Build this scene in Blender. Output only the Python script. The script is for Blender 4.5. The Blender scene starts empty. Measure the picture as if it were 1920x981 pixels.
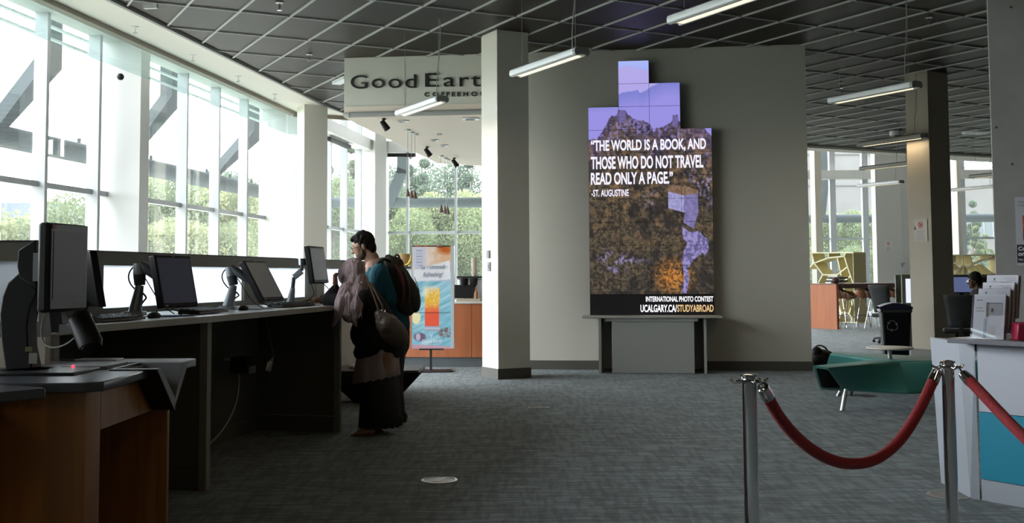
import bpy, bmesh, math, random
from mathutils import Vector, Matrix
random.seed(7)
D = bpy.data; SC = bpy.context.scene; COL = SC.collection
R = math.radians
# ---------------------------------------------------------------- camera
F, CX, CY = 2100., 960., 382.; PIT = R(3.66); ROL = R(-.30); CH = 1.30
FW = Vector((0, math.cos(PIT), math.sin(PIT))); _u = Vector((0, -math.sin(PIT), math.cos(PIT))); _r = Vector((1, 0, 0))
RT = math.cos(ROL)*_r + math.sin(ROL)*_u; UP = -math.sin(ROL)*_r + math.cos(ROL)*_u
cd = D.cameras.new('camera'); cam = D.objects.new('camera', cd); COL.objects.link(cam); SC.camera = cam
cd.sensor_fit = 'HORIZONTAL'; cd.sensor_width = 36; cd.lens = F/1920*36; cd.shift_y = -(490.5-CY)/1920; cd.clip_end = 400; cd.clip_start = .05
m = Matrix((RT, UP, -FW)).transposed().to_4x4(); m.translation = (0, 0, CH); cam.matrix_world = m
# ---------------------------------------------------------------- sky, sun, exposure
w = D.worlds.new('sky'); SC.world = w; w.use_nodes = True
nt = w.node_tree; bg = nt.nodes['Background']; bg.inputs[1].default_value = 10.0
tc = nt.nodes.new('ShaderNodeTexCoord'); sp = nt.nodes.new('ShaderNodeSeparateXYZ'); rp = nt.nodes.new('ShaderNodeValToRGB')
nt.links.new(tc.outputs['Generated'], sp.inputs[0]); nt.links.new(sp.outputs[2], rp.inputs[0]); nt.links.new(rp.outputs[0], bg.inputs[0])
rp.color_ramp.elements[0].position = 0.0; rp.color_ramp.elements[0].color = (.50, .52, .48, 1)
rp.color_ramp.elements[1].position = .12; rp.color_ramp.elements[1].color = (.93, .965, 1.03, 1)
sl = D.lights.new('sun', 'SUN'); sl.energy = 3.0; sl.angle = R(2); sl.color = (1, .95, .86)
so = D.objects.new('sun', sl); COL.objects.link(so); so.rotation_euler = Vector((-.35, -.30, -1)).to_track_quat('-Z', 'Y').to_euler()
SC.view_settings.view_transform = 'Standard'; SC.view_settings.look = 'None'; SC.view_settings.gamma = 1
SC.view_settings.use_curve_mapping = False; SC.view_settings.exposure = 0.40; SC.cycles.transparent_max_bounces = 24

# ---------------------------------------------------------------- pixel -> place helpers (1920x981 frame)
def ray(x, y): return FW + RT*((x-CX)/F) + UP*((CY-y)/F)
def onz(x, y, z=0):
    d = ray(x, y); t = (z-CH)/d.z; return Vector((d.x*t, d.y*t, z))
def aty(x, y, Y):
    d = ray(x, y); t = Y/d.y; return Vector((d.x*t, Y, CH+d.z*t))
def onpl(x, y, a, b):
    d = ray(x, y); nx, ny = -(b[1]-a[1]), b[0]-a[0]
    t = (nx*a[0]+ny*a[1])/(nx*d.x+ny*d.y); return Vector((d.x*t, d.y*t, CH+d.z*t))
def prj(p):
    q = Vector(p)-Vector((0, 0, CH)); z = q.dot(FW)
    if z < .1: return None
    return (CX+F*q.dot(RT)/z, CY-F*q.dot(UP)/z)
def rot2(p, a): c, s = math.cos(a), math.sin(a); return (c*p[0]-s*p[1], s*p[0]+c*p[1])

# ---------------------------------------------------------------- materials
def lin(h):
    if isinstance(h, (tuple, list)): return tuple(h)
    h = h.lstrip('#'); o = []
    for i in (0, 2, 4):
        c = int(h[i:i+2], 16)/255; o.append(c/12.92 if c <= .04045 else ((c+.055)/1.055)**2.4)
    return tuple(o)
MATS = {}
def mat(name, col, rough=.6, metal=0, noise=None, bump=None, emis=None, spec=.5, stretch=(1, 1, 1), sheen=0, trans=0, coat=0, rotz=0, aniso_detail=3):
    if name in MATS: return MATS[name]
    m = D.materials.new(name); MATS[name] = m; m.use_nodes = True; n = m.node_tree; L = n.links
    b = n.nodes['Principled BSDF']; c = lin(col)
    b.inputs['Base Color'].default_value = (*c, 1); b.inputs['Roughness'].default_value = rough; b.inputs['Metallic'].default_value = metal
    b.inputs['Specular IOR Level'].default_value = spec; b.inputs['Sheen Weight'].default_value = sheen
    b.inputs['Transmission Weight'].default_value = trans; b.inputs['Coat Weight'].default_value = coat
    m.diffuse_color = (*c, 1)
    if emis: b.inputs['Emission Color'].default_value = (*lin(emis[0]), 1); b.inputs['Emission Strength'].default_value = emis[1]
    if noise or bump:
        tc = n.nodes.new('ShaderNodeTexCoord'); mp = n.nodes.new('ShaderNodeMapping'); mp.inputs['Scale'].default_value = stretch
        mp.inputs['Rotation'].default_value = (0, 0, rotz); L.new(tc.outputs['Object'], mp.inputs[0])
    if noise:
        sc, c2, amt = noise
        nz = n.nodes.new('ShaderNodeTexNoise'); nz.inputs['Scale'].default_value = sc; nz.inputs['Detail'].default_value = aniso_detail; L.new(mp.outputs[0], nz.inputs[0])
        rp = n.nodes.new('ShaderNodeMapRange'); rp.inputs[1].default_value = .35; rp.inputs[2].default_value = .65; rp.inputs[4].default_value = amt; L.new(nz.outputs[0], rp.inputs[0])
        if name == 'carpet': rp.inputs[1].default_value = .42; rp.inputs[2].default_value = .6
        mx = n.nodes.new('ShaderNodeMix'); mx.data_type = 'RGBA'; mx.inputs[6].default_value = (*c, 1); mx.inputs[7].default_value = (*lin(c2), 1)
        L.new(rp.outputs[0], mx.inputs[0]); L.new(mx.outputs[2], b.inputs['Base Color'])
    if bump:
        nb = n.nodes.new('ShaderNodeTexNoise'); nb.inputs['Scale'].default_value = bump[0]; L.new(mp.outputs[0], nb.inputs[0])
        bp = n.nodes.new('ShaderNodeBump'); bp.inputs['Strength'].default_value = bump[1]; bp.inputs['Distance'].default_value = bump[2] if len(bump) > 2 else .01
        L.new(nb.outputs[0], bp.inputs['Height']); L.new(bp.outputs[0], b.inputs['Normal'])
    return m
def glassmat(name, tint, gl=.6, rough=0.0, ior=1.45):
    m = D.materials.new(name); m.use_nodes = True; n = m.node_tree; n.nodes.clear(); L = n.links
    o = n.nodes.new('ShaderNodeOutputMaterial'); t = n.nodes.new('ShaderNodeBsdfTransparent'); g = n.nodes.new('ShaderNodeBsdfGlossy')
    t.inputs[0].default_value = (*tint, 1); g.inputs['Roughness'].default_value = rough; fr = n.nodes.new('ShaderNodeFresnel'); fr.inputs[0].default_value = ior
    mu = n.nodes.new('ShaderNodeMath'); mu.operation = 'MULTIPLY'; mu.inputs[1].default_value = gl; mx = n.nodes.new('ShaderNodeMixShader')
    L.new(fr.outputs[0], mu.inputs[0]); L.new(mu.outputs[0], mx.inputs[0]); L.new(t.outputs[0], mx.inputs[1]); L.new(g.outputs[0], mx.inputs[2]); L.new(mx.outputs[0], o.inputs[0])
    MATS[name] = m; return m
def hazemat(name, tint, amt, col):   # slightly dusty glass: clear plus a little diffuse film
    m = glassmat(name, tint, .14); n = m.node_tree; L = n.links; o = [x for x in n.nodes if x.type == 'OUTPUT_MATERIAL'][0]
    s = o.inputs[0].links[0].from_socket; d = n.nodes.new('ShaderNodeBsdfTranslucent'); d.inputs[0].default_value = (*col, 1)
    mx = n.nodes.new('ShaderNodeMixShader'); mx.inputs[0].default_value = amt; L.new(s, mx.inputs[1]); L.new(d.outputs[0], mx.inputs[2]); L.new(mx.outputs[0], o.inputs[0]); return m
GL = hazemat('window_glass', (.965, .975, .97), .012, (.8, .85, .85))
GLT = hazemat('green_glass', (.84, .91, .90), .012, (.7, .85, .85))
ACR = glassmat('clear_acrylic', (.98, .98, .985), .6)
FROST = mat('frosted_glass', '#e8eef2', .5)
_n = FROST.node_tree; _b = _n.nodes['Principled BSDF']; _t = _n.nodes.new('ShaderNodeBsdfTranslucent'); _t.inputs[0].default_value = (.72, .75, .78, 1)
_m = _n.nodes.new('ShaderNodeMixShader'); _m.inputs[0].default_value = .95; _o = [x for x in _n.nodes if x.type == 'OUTPUT_MATERIAL'][0]
_n.links.new(_b.outputs[0], _m.inputs[1]); _n.links.new(_t.outputs[0], _m.inputs[2]); _n.links.new(_m.outputs[0], _o.inputs[0])
WHITE = mat('white_paint', (.54, .54, .53), .55)
WALL = mat('warm_grey_wall_paint', (.50, .48, .42), .6, noise=(1.2, (.485, .465, .405), .5))
OFFW = mat('off_white_paint', (.68, .65, .58), .55)
COLP = mat('column_paint', (.72, .68, .60), .5)
BASEB = mat('dark_rubber_base', (.075, .070, .060), .5)
MULL = mat('white_mullion_aluminium', (.43, .45, .47), .5, spec=.3)
STEEL = mat('teal_grey_steel', (.046, .060, .064), .85, spec=.1)
CHROME = mat('chrome', (.75, .75, .76), .12, 1)
SATIN = mat('satin_aluminium', (.55, .56, .57), .35, .9)
BLACK = mat('black_plastic', (.010, .010, .011), .5, spec=.25)
DKG = mat('dark_grey_plastic', (.024, .025, .027), .5, spec=.25)
GREYP = mat('mid_grey_plastic', (.20, .21, .22), .45)
CHER = mat('cherry_veneer', (.38, .16, .040), .38, noise=(3, (.24, .095, .024), .9), stretch=(6, 6, .5))
WOODO = mat('orange_maple_veneer', (.42, .13, .045), .42, noise=(2.5, (.34, .10, .035), .8), stretch=(5, 5, .5))

# ---------------------------------------------------------------- mesh builder
WM = {}
class MB:
    def __init__(s): s.v = []; s.f = []
    def add(s, vs, fs):
        o = len(s.v); s.v += [tuple(v) for v in vs]; s.f += [tuple(i+o for i in f) for f in fs]; return s
    def box(s, c, d, rz=0, M=None):
        x, y, z = d[0]/2, d[1]/2, d[2]/2; vs = []
        for sx, sy, sz in ((-1,-1,-1),(1,-1,-1),(1,1,-1),(-1,1,-1),(-1,-1,1),(1,-1,1),(1,1,1),(-1,1,1)):
            p = Vector((sx*x, sy*y, sz*z))
            if M: p = M @ p
            q = rot2(p, rz); vs.append((c[0]+q[0], c[1]+q[1], c[2]+p.z))
        return s.add(vs, [(0,3,2,1),(4,5,6,7),(0,1,5,4),(1,2,6,5),(2,3,7,6),(3,0,4,7)])
    def prism(s, poly, z0, z1):
        n = len(poly); vs = [(p[0], p[1], z0) for p in poly]+[(p[0], p[1], z1) for p in poly]
        return s.add(vs, [tuple(range(n))[::-1], tuple(range(n, 2*n))]+[(i, (i+1) % n, n+(i+1) % n, n+i) for i in range(n)])
    def ext(s, poly, o, a, b, t):      # polygon in plane (o; a, b) extruded by vector t
        o, a, b, t = Vector(o), Vector(a), Vector(b), Vector(t); n = len(poly)
        p = [o+a*q[0]+b*q[1] for q in poly]; vs = p+[q+t for q in p]
        return s.add(vs, [tuple(range(n)), tuple(range(n, 2*n))[::-1]]+[(i, (i+1) % n, n+(i+1) % n, n+i) for i in range(n)])
    def bar(s, p, q, w, h, up=(0, 0, 1)):
        p, q = Vector(p), Vector(q); d = (q-p).normalized(); u = Vector(up); a = d.cross(u)
        if a.length < 1e-4: a = d.cross(Vector((0, 1, 0)))
        a.normalize(); b = a.cross(d)
        vs = [c+a*(i*w/2)+b*(j*h/2) for c in (p, q) for i, j in ((-1,-1),(1,-1),(1,1),(-1,1))]
        return s.add(vs, [(0,3,2,1),(4,5,6,7),(0,1,5,4),(1,2,6,5),(2,3,7,6),(3,0,4,7)])
    def tube(s, pts, r, n=10, cap=True, sq=None):
        pts = [Vector(p) for p in pts]; k = len(pts); rr = r if isinstance(r, (list, tuple)) else [r]*k; rings = []; a = None
        for i, p in enumerate(pts):
            t = (pts[min(i+1, k-1)]-pts[max(i-1, 0)]).normalized()
            if a is None:
                a = t.cross(Vector((0, 0, 1)))
                if a.length < .05: a = t.cross(Vector((0, 1, 0)))
            a = (a-t*a.dot(t)).normalized(); b = t.cross(a)
            rings.append([p+(a*math.cos(2*math.pi*j/n)+b*math.sin(2*math.pi*j/n)*(sq or 1))*rr[i] for j in range(n)])
        vs = [q for g in rings for q in g]; fs = []
        for i in range(k-1):
            for j in range(n): fs.append((i*n+j, i*n+(j+1) % n, (i+1)*n+(j+1) % n, (i+1)*n+j))
        if cap: fs += [tuple(range(n))[::-1], tuple(range((k-1)*n, k*n))]
        return s.add(vs, fs)
    def cyl(s, c, r, h, n=20, r2=None): return s.tube([c, (c[0], c[1], c[2]+h)], [r, r if r2 is None else r2], n)
    def lathe(s, prof, c=(0, 0, 0), n=20, a0=0, a1=2*math.pi):
        full = abs(a1-a0-2*math.pi) < 1e-6; m_ = n if full else n+1; vs = []; fs = []
        for r, z in prof:
            for j in range(m_): a = a0+(a1-a0)*j/n; vs.append((c[0]+max(r, 1e-4)*math.cos(a), c[1]+max(r, 1e-4)*math.sin(a), c[2]+z))
        for i in range(len(prof)-1):
            for j in range(n):
                k = (j+1) % m_; fs.append((i*m_+j, i*m_+k, (i+1)*m_+k, (i+1)*m_+j))
        return s.add(vs, fs)
    def sph(s, c, r, n=12, M=None):
        r = r if isinstance(r, (tuple, list)) else (r, r, r); k = max(6, n//2); vs = []; fs = []
        for i in range(k+1):
            t = math.pi*i/k
            for j in range(n):
                a = 2*math.pi*j/n; p = Vector((r[0]*math.sin(t)*math.cos(a), r[1]*math.sin(t)*math.sin(a), r[2]*math.cos(t)))
                if M: p = M @ p
                vs.append(Vector(c)+p)
        for i in range(k):
            for j in range(n): fs.append((i*n+j, (i+1)*n+j, (i+1)*n+(j+1) % n, i*n+(j+1) % n))
        return s.add(vs, fs)
    def text(s, txt, o, a, b, W=None, H=None, depth=.002, bold=0, fit='w', align='l', sx=1):
        cu = D.curves.new('t', 'FONT'); cu.body = txt; cu.size = 1; cu.offset = bold; cu.extrude = 0.5; cu.resolution_u = 6
        ob = D.objects.new('t', cu); COL.objects.link(ob); me = D.meshes.new_from_object(ob.evaluated_get(bpy.context.evaluated_depsgraph_get()))
        D.objects.remove(ob); D.curves.remove(cu)
        xs = [v.co.x for v in me.vertices]; ys = [v.co.y for v in me.vertices]
        if not xs: return s
        x0, x1, y0, y1 = min(xs), max(xs), min(ys), max(ys)
        kx = W/(x1-x0) if W else None; ky = H/(y1-y0) if H else None
        if kx is None: kx = ky*sx
        if ky is None: ky = kx/sx
        a, b, o = Vector(a).normalized(), Vector(b).normalized(), Vector(o); nn = a.cross(b)
        if align == 'r': o = o-a*(x1-x0)*kx
        if align == 'c': o = o-a*(x1-x0)*kx/2
        s.add([o+a*(v.co.x-x0)*kx+b*(v.co.y-y0)*ky+nn*(v.co.z+.5)*depth for v in me.vertices], [tuple(p.vertices) for p in me.polygons]); D.meshes.remove(me); return s
    def mesh(s, name, m=None, smooth=None, mw=None, recalc=True, wind=False):
        me = D.meshes.new(name); vs = s.v
        if mw is not None: inv = mw.inverted(); vs = [inv @ Vector(v) for v in vs]
        me.from_pydata([tuple(v) for v in vs], [], s.f); me.update()
        if recalc:
            bm = bmesh.new(); bm.from_mesh(me); bmesh.ops.recalc_face_normals(bm, faces=bm.faces); bm.to_mesh(me); bm.free()
        if smooth is not None:
            me.shade_smooth()
            if smooth < 180: me.set_sharp_from_angle(angle=R(smooth))
        if m: me.materials.append(m)
        return me
    def build(s, name, m, parent=None, bevel=0, smooth=None, world=True, recalc=True, **tags):
        mw = None
        if parent is not None and world: mw = WM[parent.name]
        org = None
        if parent is None:      # own origin at the base centre
            xs = [v[0] for v in s.v]; ys = [v[1] for v in s.v]; zs = [v[2] for v in s.v]
            org = Matrix.Translation(((min(xs)+max(xs))/2, (min(ys)+max(ys))/2, min(zs))); mw = org
        me = s.mesh(name, m, smooth, mw, recalc); o = D.objects.new(name, me); COL.objects.link(o)
        if org is not None: o.matrix_world = org; WM[o.name] = org
        if parent is not None: o.parent = parent; WM[o.name] = WM[parent.name]
        if bevel:
            bv = o.modifiers.new('bevel', 'BEVEL'); bv.width = bevel; bv.segments = 2; bv.limit_method = 'ANGLE'; bv.angle_limit = R(40)
            if smooth is None: me.shade_smooth(); me.set_sharp_from_angle(angle=R(50))
        for k, v in tags.items(): o[k] = v
        return o
def tag(o, label=None, cat=None, group=None, kind=None):
    for k, v in (('label', label), ('category', cat), ('group', group), ('kind', kind)):
        if v: o[k] = v
    return o
def thing(name, label, cat, loc=(0, 0, 0), rz=0, group=None, kind=None):
    o = D.objects.new(name, None); COL.objects.link(o); o.location = loc; o.rotation_euler = (0, 0, rz); o.empty_display_size = .1
    WM[o.name] = Matrix.Translation(loc) @ Matrix.Rotation(rz, 4, 'Z'); return tag(o, label, cat, group, kind)
def place(o, loc, rz=0): o.location = loc; o.rotation_euler = (0, 0, rz); WM[o.name] = Matrix.Translation(loc) @ Matrix.Rotation(rz, 4, 'Z')
def dup(o, loc=None, rz=None, label=None, parent=None):
    c = o.copy(); COL.objects.link(c)
    if parent is not None: c.parent = parent
    if loc is not None: c.location = loc
    if rz is not None: c.rotation_euler = (0, 0, rz)
    if label: c['label'] = label
    for ch in o.children: dup(ch, parent=c)
    return c
def arc(cx, cy, r, a0, a1, n): return [(cx+r*math.cos(a0+(a1-a0)*i/n), cy+r*math.sin(a0+(a1-a0)*i/n)) for i in range(n+1)]
def bez(p0, p1, p2, p3, n=16):
    p0, p1, p2, p3 = map(Vector, (p0, p1, p2, p3))
    return [p0*(1-t)**3+p1*3*t*(1-t)**2+p2*3*t*t*(1-t)+p3*t**3 for t in [i/n for i in range(n+1)]]

# ================================================================ THE SETTING
H = 4.42
YAW = R(27.8); gu = Vector((math.cos(YAW), math.sin(YAW), 0)); gv = Vector((-gu.y, gu.x, 0)); G0 = Vector((-3.165, 11.65, 0))
Wa, Wb = Vector((-2.40, 15.93, 0)), Vector((4.01, 15.12, 0)); wd = (Wb-Wa).normalized(); wn = Vector((wd.y, -wd.x, 0))     # feature wall line, normal to camera
def onW(x, y, off=0): a = Wa+wn*off; b = Wb+wn*off; return onpl(x, y, a, b)
Sa, Sb = Vector((-5.25, 12.43, 0)), Vector((-4.22, 20.99, 0)); sd = (Sb-Sa).normalized(); sn = Vector((sd.y, -sd.x, 0))    # left slab edge, normal inward (+x)
def onS(x, y, off): a = Sa-sn*off; b = Sb-sn*off; return onpl(x, y, a, b)
def slin(Y, off=0):
    a = Sa-sn*off; t = (Y-a.y)/sd.y; return Vector((a.x+sd.x*t, Y, 0))

CARPET = mat('carpet', (.080, .108, .116), .85, noise=(2.2, (.205, .268, .285), .9), stretch=(1.6, 11, 1), bump=(60, .5, .01), sheen=.25, rotz=R(-14), aniso_detail=6)
_n = CARPET.node_tree; _tc = [x for x in _n.nodes if x.type == 'TEX_COORD'][0]
_b = _n.nodes['Principled BSDF']; _src = _b.inputs['Base Color'].links[0].from_socket
_m2 = _n.nodes.new('ShaderNodeMapping'); _m2.inputs['Scale'].default_value = (9, 1.4, 1); _m2.inputs['Rotation'].default_value = (0, 0, R(-24)); _z2 = _n.nodes.new('ShaderNodeTexNoise'); _z2.inputs['Scale'].default_value = 2.6; _z2.inputs['Detail'].default_value = 5
_mr = _n.nodes.new('ShaderNodeMapRange'); _mr.inputs[1].default_value = .46; _mr.inputs[2].default_value = .58; _mr.inputs[3].default_value = 1; _mr.inputs[4].default_value = .55
_mm = _n.nodes.new('ShaderNodeMix'); _mm.data_type = 'RGBA'; _mm.blend_type = 'MULTIPLY'; _mm.inputs[0].default_value = 1
_n.links.new(_tc.outputs['Object'], _m2.inputs[0]); _n.links.new(_m2.outputs[0], _z2.inputs[0]); _n.links.new(_z2.outputs[0], _mr.inputs[0]); _n.links.new(_src, _mm.inputs[6]); _n.links.new(_mr.outputs[0], _mm.inputs[7]); _n.links.new(_mm.outputs[2], _b.inputs['Base Color'])
WALLOFF = 1.2
fl = [slin(-8, WALLOFF+.15)[:2], slin(31.6, WALLOFF+.15)[:2], (5, 31.6), (5, 39.2), (24, 39.2), (24, -8)]
MB().prism(fl, -.12, 0).build('floor', CARPET, kind='structure')

# ceiling : metal pan tiles hung in a light grid
gl0, gl1 = Vector((-4.36, 13.3, 0)), Vector((-3.36, 20.5, 0)); gd = (gl1-gl0).normalized()
CP = [tuple((gl0-gd*(gl0.y+8)/gd.y)[:2]), (-3.40, 20.2), (-3.22, 21.0), (-2.9, 21.45), (-2.4, 21.6), (3, 24.6), (9.75, 27.5), (12.73, 29.5), (22, 33.5), (22, -8)]
def clip(poly, win):      # convex window, counter clockwise
    for i in range(len(win)):
        a, b = win[i], win[(i+1) % len(win)]; out = []
        ins = lambda p: (b[0]-a[0])*(p[1]-a[1])-(b[1]-a[1])*(p[0]-a[0]) >= -1e-9
        for j in range(len(poly)):
            p, q = poly[j], poly[(j+1) % len(poly)]; ip, iq = ins(p), ins(q)
            if ip: out.append(p)
            if ip != iq:
                d1 = (b[0]-a[0])*(p[1]-a[1])-(b[1]-a[1])*(p[0]-a[0]); d2 = (b[0]-a[0])*(q[1]-a[1])-(b[1]-a[1])*(q[0]-a[0]); t = d1/(d1-d2)
                out.append((p[0]+(q[0]-p[0])*t, p[1]+(q[1]-p[1])*t))
        poly = out
        if len(poly) < 3: return []
    return poly
CPc = [CP[0]]+CP[1:][::1]
def hull_ccw(P):
    P = sorted(set(P)); lo = []
    cr = lambda o, a, b: (a[0]-o[0])*(b[1]-o[1])-(a[1]-o[1])*(b[0]-o[0])
    for p in P:
        while len(lo) > 1 and cr(lo[-2], lo[-1], p) <= 0: lo.pop()
        lo.append(p)
    up = []
    for p in P[::-1]:
        while len(up) > 1 and cr(up[-2], up[-1], p) <= 0: up.pop()
        up.append(p)
    return lo[:-1]+up[:-1]
CPH = hull_ccw([(CP[0][0], CP[0][1]), (-3.40, 20.2), (-3.2, 21.1), (-2.9, 21.5), (9.75, 28.2), (12.73, 29.5), (22, 33.5), (22, -8)])
ceil = thing('ceiling', None, None, (4, 12, H), 0, kind='structure')
TILE = mat('dark_perforated_metal_tile', (.066, .050, .038), .5, .0, noise=(.55, (.110, .080, .055), 1), spec=.25)
_n = TILE.node_tree; _v = _n.nodes.new('ShaderNodeTexVoronoi'); _v.inputs['Scale'].default_value = 55; _v.inputs['Randomness'].default_value = 0
_g = _n.nodes.new('ShaderNodeMath'); _g.operation = 'GREATER_THAN'; _g.inputs[1].default_value = .42
_mm = _n.nodes.new('ShaderNodeMix'); _mm.data_type = 'RGBA'; _mm.blend_type = 'MULTIPLY'; _mm.inputs[7].default_value = (.35, .35, .35, 1)
_tc = [x for x in _n.nodes if x.type == 'TEX_COORD'][0]; _b = _n.nodes['Principled BSDF']; _src = _b.inputs['Base Color'].links[0].from_socket
_oi = _n.nodes.new('ShaderNodeObjectInfo'); _mr = _n.nodes.new('ShaderNodeMapRange'); _mr.inputs[3].default_value = .75; _mr.inputs[4].default_value = 1.3
_m3 = _n.nodes.new('ShaderNodeMix'); _m3.data_type = 'RGBA'; _m3.blend_type = 'MULTIPLY'; _m3.inputs[0].default_value = 1
_n.links.new(_tc.outputs['Object'], _v.inputs[0]); _n.links.new(_v.outputs[0], _g.inputs[0]); _n.links.new(_g.outputs[0], _mm.inputs[0]); _n.links.new(_src, _mm.inputs[6])
_n.links.new(_oi.outputs['Random'], _mr.inputs[0]); _n.links.new(_mm.outputs[2], _m3.inputs[6]); _n.links.new(_mr.outputs[0], _m3.inputs[7]); _n.links.new(_m3.outputs[2], _b.inputs['Base Color'])
TBAR = mat('ceiling_grid_bar', (.42, .42, .40), .5)
SP = .61; g = .012
tiles = []
for i in range(-40, 60):
    for b in range(-22, 22):
        def pt(ii, bb): p = G0+gu*(ii*SP)+gv*(bb*SP*2); return (p.x, p.y)
        e = g/SP; e2 = g/(2*SP)
        quad = [pt(i+e, b+e2), pt(i+1-e, b+e2), pt(i+1-e, b+1-e2), pt(i+e, b+1-e2)]
        c = clip(quad, CPH)
        if len(c) < 3: continue
        full = len(c) == 4 and all(min(math.dist(q, r_) for r_ in quad) < 1e-6 for q in c)
        pp = [prj((q[0], q[1], H)) for q in c]
        vis = 0
        if all(pp) and max(p[0] for p in pp) > 0 and min(p[0] for p in pp) < 1920 and max(p[1] for p in pp) > -5:
            vis = abs(sum(pp[k][0]*pp[(k+1) % len(pp)][1]-pp[(k+1) % len(pp)][0]*pp[k][1] for k in range(len(pp))))/2
            cx_ = sum(p[0] for p in pp)/len(pp); cy_ = sum(p[1] for p in pp)/len(pp)
            if 1000 < cx_ < 1505 and cy_ > 96 or 650 < cx_ < 900 and cy_ > 108 or cx_ > 1875: vis = 0
        tiles.append((vis, i, b, c, full))
tiles.sort(key=lambda t: -t[0])
def tile_mb(c, ox=0, oy=0, z=0):      # a shallow pan with a raised centre
    t = MB(); n = len(c); cx_ = sum(p[0] for p in c)/n; cy_ = sum(p[1] for p in c)/n
    inn = [(p[0]+(cx_-p[0])*.06, p[1]+(cy_-p[1])*.06) for p in c]
    vs = [(p[0]-ox, p[1]-oy, z) for p in c]+[(p[0]-ox, p[1]-oy, z+.03) for p in c]
    return t.add(vs, [tuple(range(n))[::-1], tuple(range(n, 2*n))]+[(k, (k+1) % n, n+(k+1) % n, n+k) for k in range(n)])
proto = None; rest = MB(); cnt = 0
for vis, i, b, c, full in tiles:
    if vis > 30 and cnt < 290:
        cnt += 1
        if full:
            p = G0+gu*(i*SP)+gv*(b*SP*2)
            if proto is None:
                proto = tile_mb(c, p.x, p.y, .008).mesh('ceiling_tile', TILE)
            o = D.objects.new('ceiling_tile', proto); COL.objects.link(o); o.parent = ceil; o.location = (p.x-4, p.y-12, 0)
        else: tile_mb(c, 0, 0, H+.008).build('ceiling_tile', TILE, ceil)
    else:
        t = tile_mb(c, 0, 0, H+.008); rest.add(t.v, t.f)
tag(rest.build('ceiling_tile_field', TILE, ceil), kind='stuff')
def clipline(p, q):
    t0, t1 = 0., 1.; d = (q[0]-p[0], q[1]-p[1])
    for k in range(len(CPH)):
        a, b = CPH[k], CPH[(k+1) % len(CPH)]; nx, ny = -(b[1]-a[1]), b[0]-a[0]
        den = nx*d[0]+ny*d[1]; num = nx*(p[0]-a[0])+ny*(p[1]-a[1])
        if abs(den) < 1e-9:
            if num < 0: return None
            continue
        t = -num/den
        if den > 0: t0 = max(t0, t)
        else: t1 = min(t1, t)
    if t1-t0 < 1e-3: return None
    return (p[0]+d[0]*t0, p[1]+d[1]*t0), (p[0]+d[0]*t1, p[1]+d[1]*t1)
for i in range(-40, 60):
    a = G0+gu*(i*SP)-gv*40; b = G0+gu*(i*SP)+gv*40; r_ = clipline(a, b)
    if r_: MB().bar((*r_[0], H), (*r_[1], H), .024, .022).build('grid_bar', TBAR, ceil)
for b_ in range(-22, 22):
    a = G0+gv*(b_*SP*2)-gu*40; b = G0+gv*(b_*SP*2)+gu*40; r_ = clipline(a, b)
    if r_: MB().bar((*r_[0], H+.001), (*r_[1], H+.001), .022, .022).build('grid_bar', TBAR, ceil)
# edge trim of the grid
e = MB()
for k in range(len(CPH)):
    a, b = CPH[k], CPH[(k+1) % len(CPH)]; e.bar((*a, H-.005), (*b, H-.005), .05, .06)
e.build('edge_trim', mat('edge_trim_grey', (.22, .22, .20), .5), ceil)
# floor slab above, roof over the void
slab_l = [slin(-8)[:2], slin(21.2)[:2], (-3.0, 22.6), (3, 25.6), (9.4, 28.4), (12.4, 30.4), (22, 34.4), (24, 34), (24, -8)]
MB().prism(slab_l, H+.09, H+.9).build('ceiling_slab', OFFW, kind='structure')
MB().prism([slin(-9, 4)[:2], slin(34, 4)[:2], (24, 42), (26, 42), (26, -9)], 8.2, 8.5).build('ceiling_roof', OFFW, kind='structure')
# plaster soffit between grid and slab edge
sof = [slin(-8)[:2], slin(21.15)[:2], (-3.6, 22.05), (-2.7, 22.2), (-2.7, 21.55), (-3.15, 21.3), (-3.42, 20.6), (gl0.x, gl0.y), CP[0]]
MB().prism(sof, H-.01, H+.09).build('trim_1', mat('soffit_plaster', (.70, .66, .58), .6), kind='structure')
far = [(3, 24.75), (9.6, 28.15), (12.73, 29.5), (22, 33.5), (22, 34.4), (12.4, 30.4), (9.4, 28.5), (3, 25.6)]
MB().prism(far, H-.08, H+.09).build('trim_2', mat('soffit_plaster', (.70, .66, .58), .6), kind='structure')
# brown channel at the slab edge and the glass smoke baffle hung from it
BRN = mat('bronze_channel', (.26, .22, .17), .5)
MB().bar(slin(-7)+Vector((.06, 0, H-.035)), slin(21.1)+Vector((.06, 0, H-.035)), .12, .07).build('trim_3', BRN, kind='structure')
MB().bar(Vector((-4.17, 21.15, H-.04)), Vector((-3.1, 21.75, H-.04)), .1, .09).build('trim_4', BRN, kind='structure')
baf = thing('glass_smoke_baffle', 'strip of clear glass panels hanging below the white soffit edge along the left windows', 'glass screen', slin(12.4)+Vector((0, 0, 3.98)))
ys = [2.0, 3.6, 5.2, 6.8, 8.4, 10.0, 11.55, 13.3, 15.2, 17.0, 18.9, 20.9]
for k in range(len(ys)-1):
    MB().bar(slin(ys[k]+.01)+Vector((0, 0, 4.175)), slin(ys[k+1]-.01)+Vector((0, 0, 4.175)), .012, .39).build('glass_panel', GLT, baf)
MB().bar((-4.22, 20.95, 4.175), (-3.98, 21.12, 4.175), .012, .39).build('glass_panel', GLT, baf)

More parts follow.
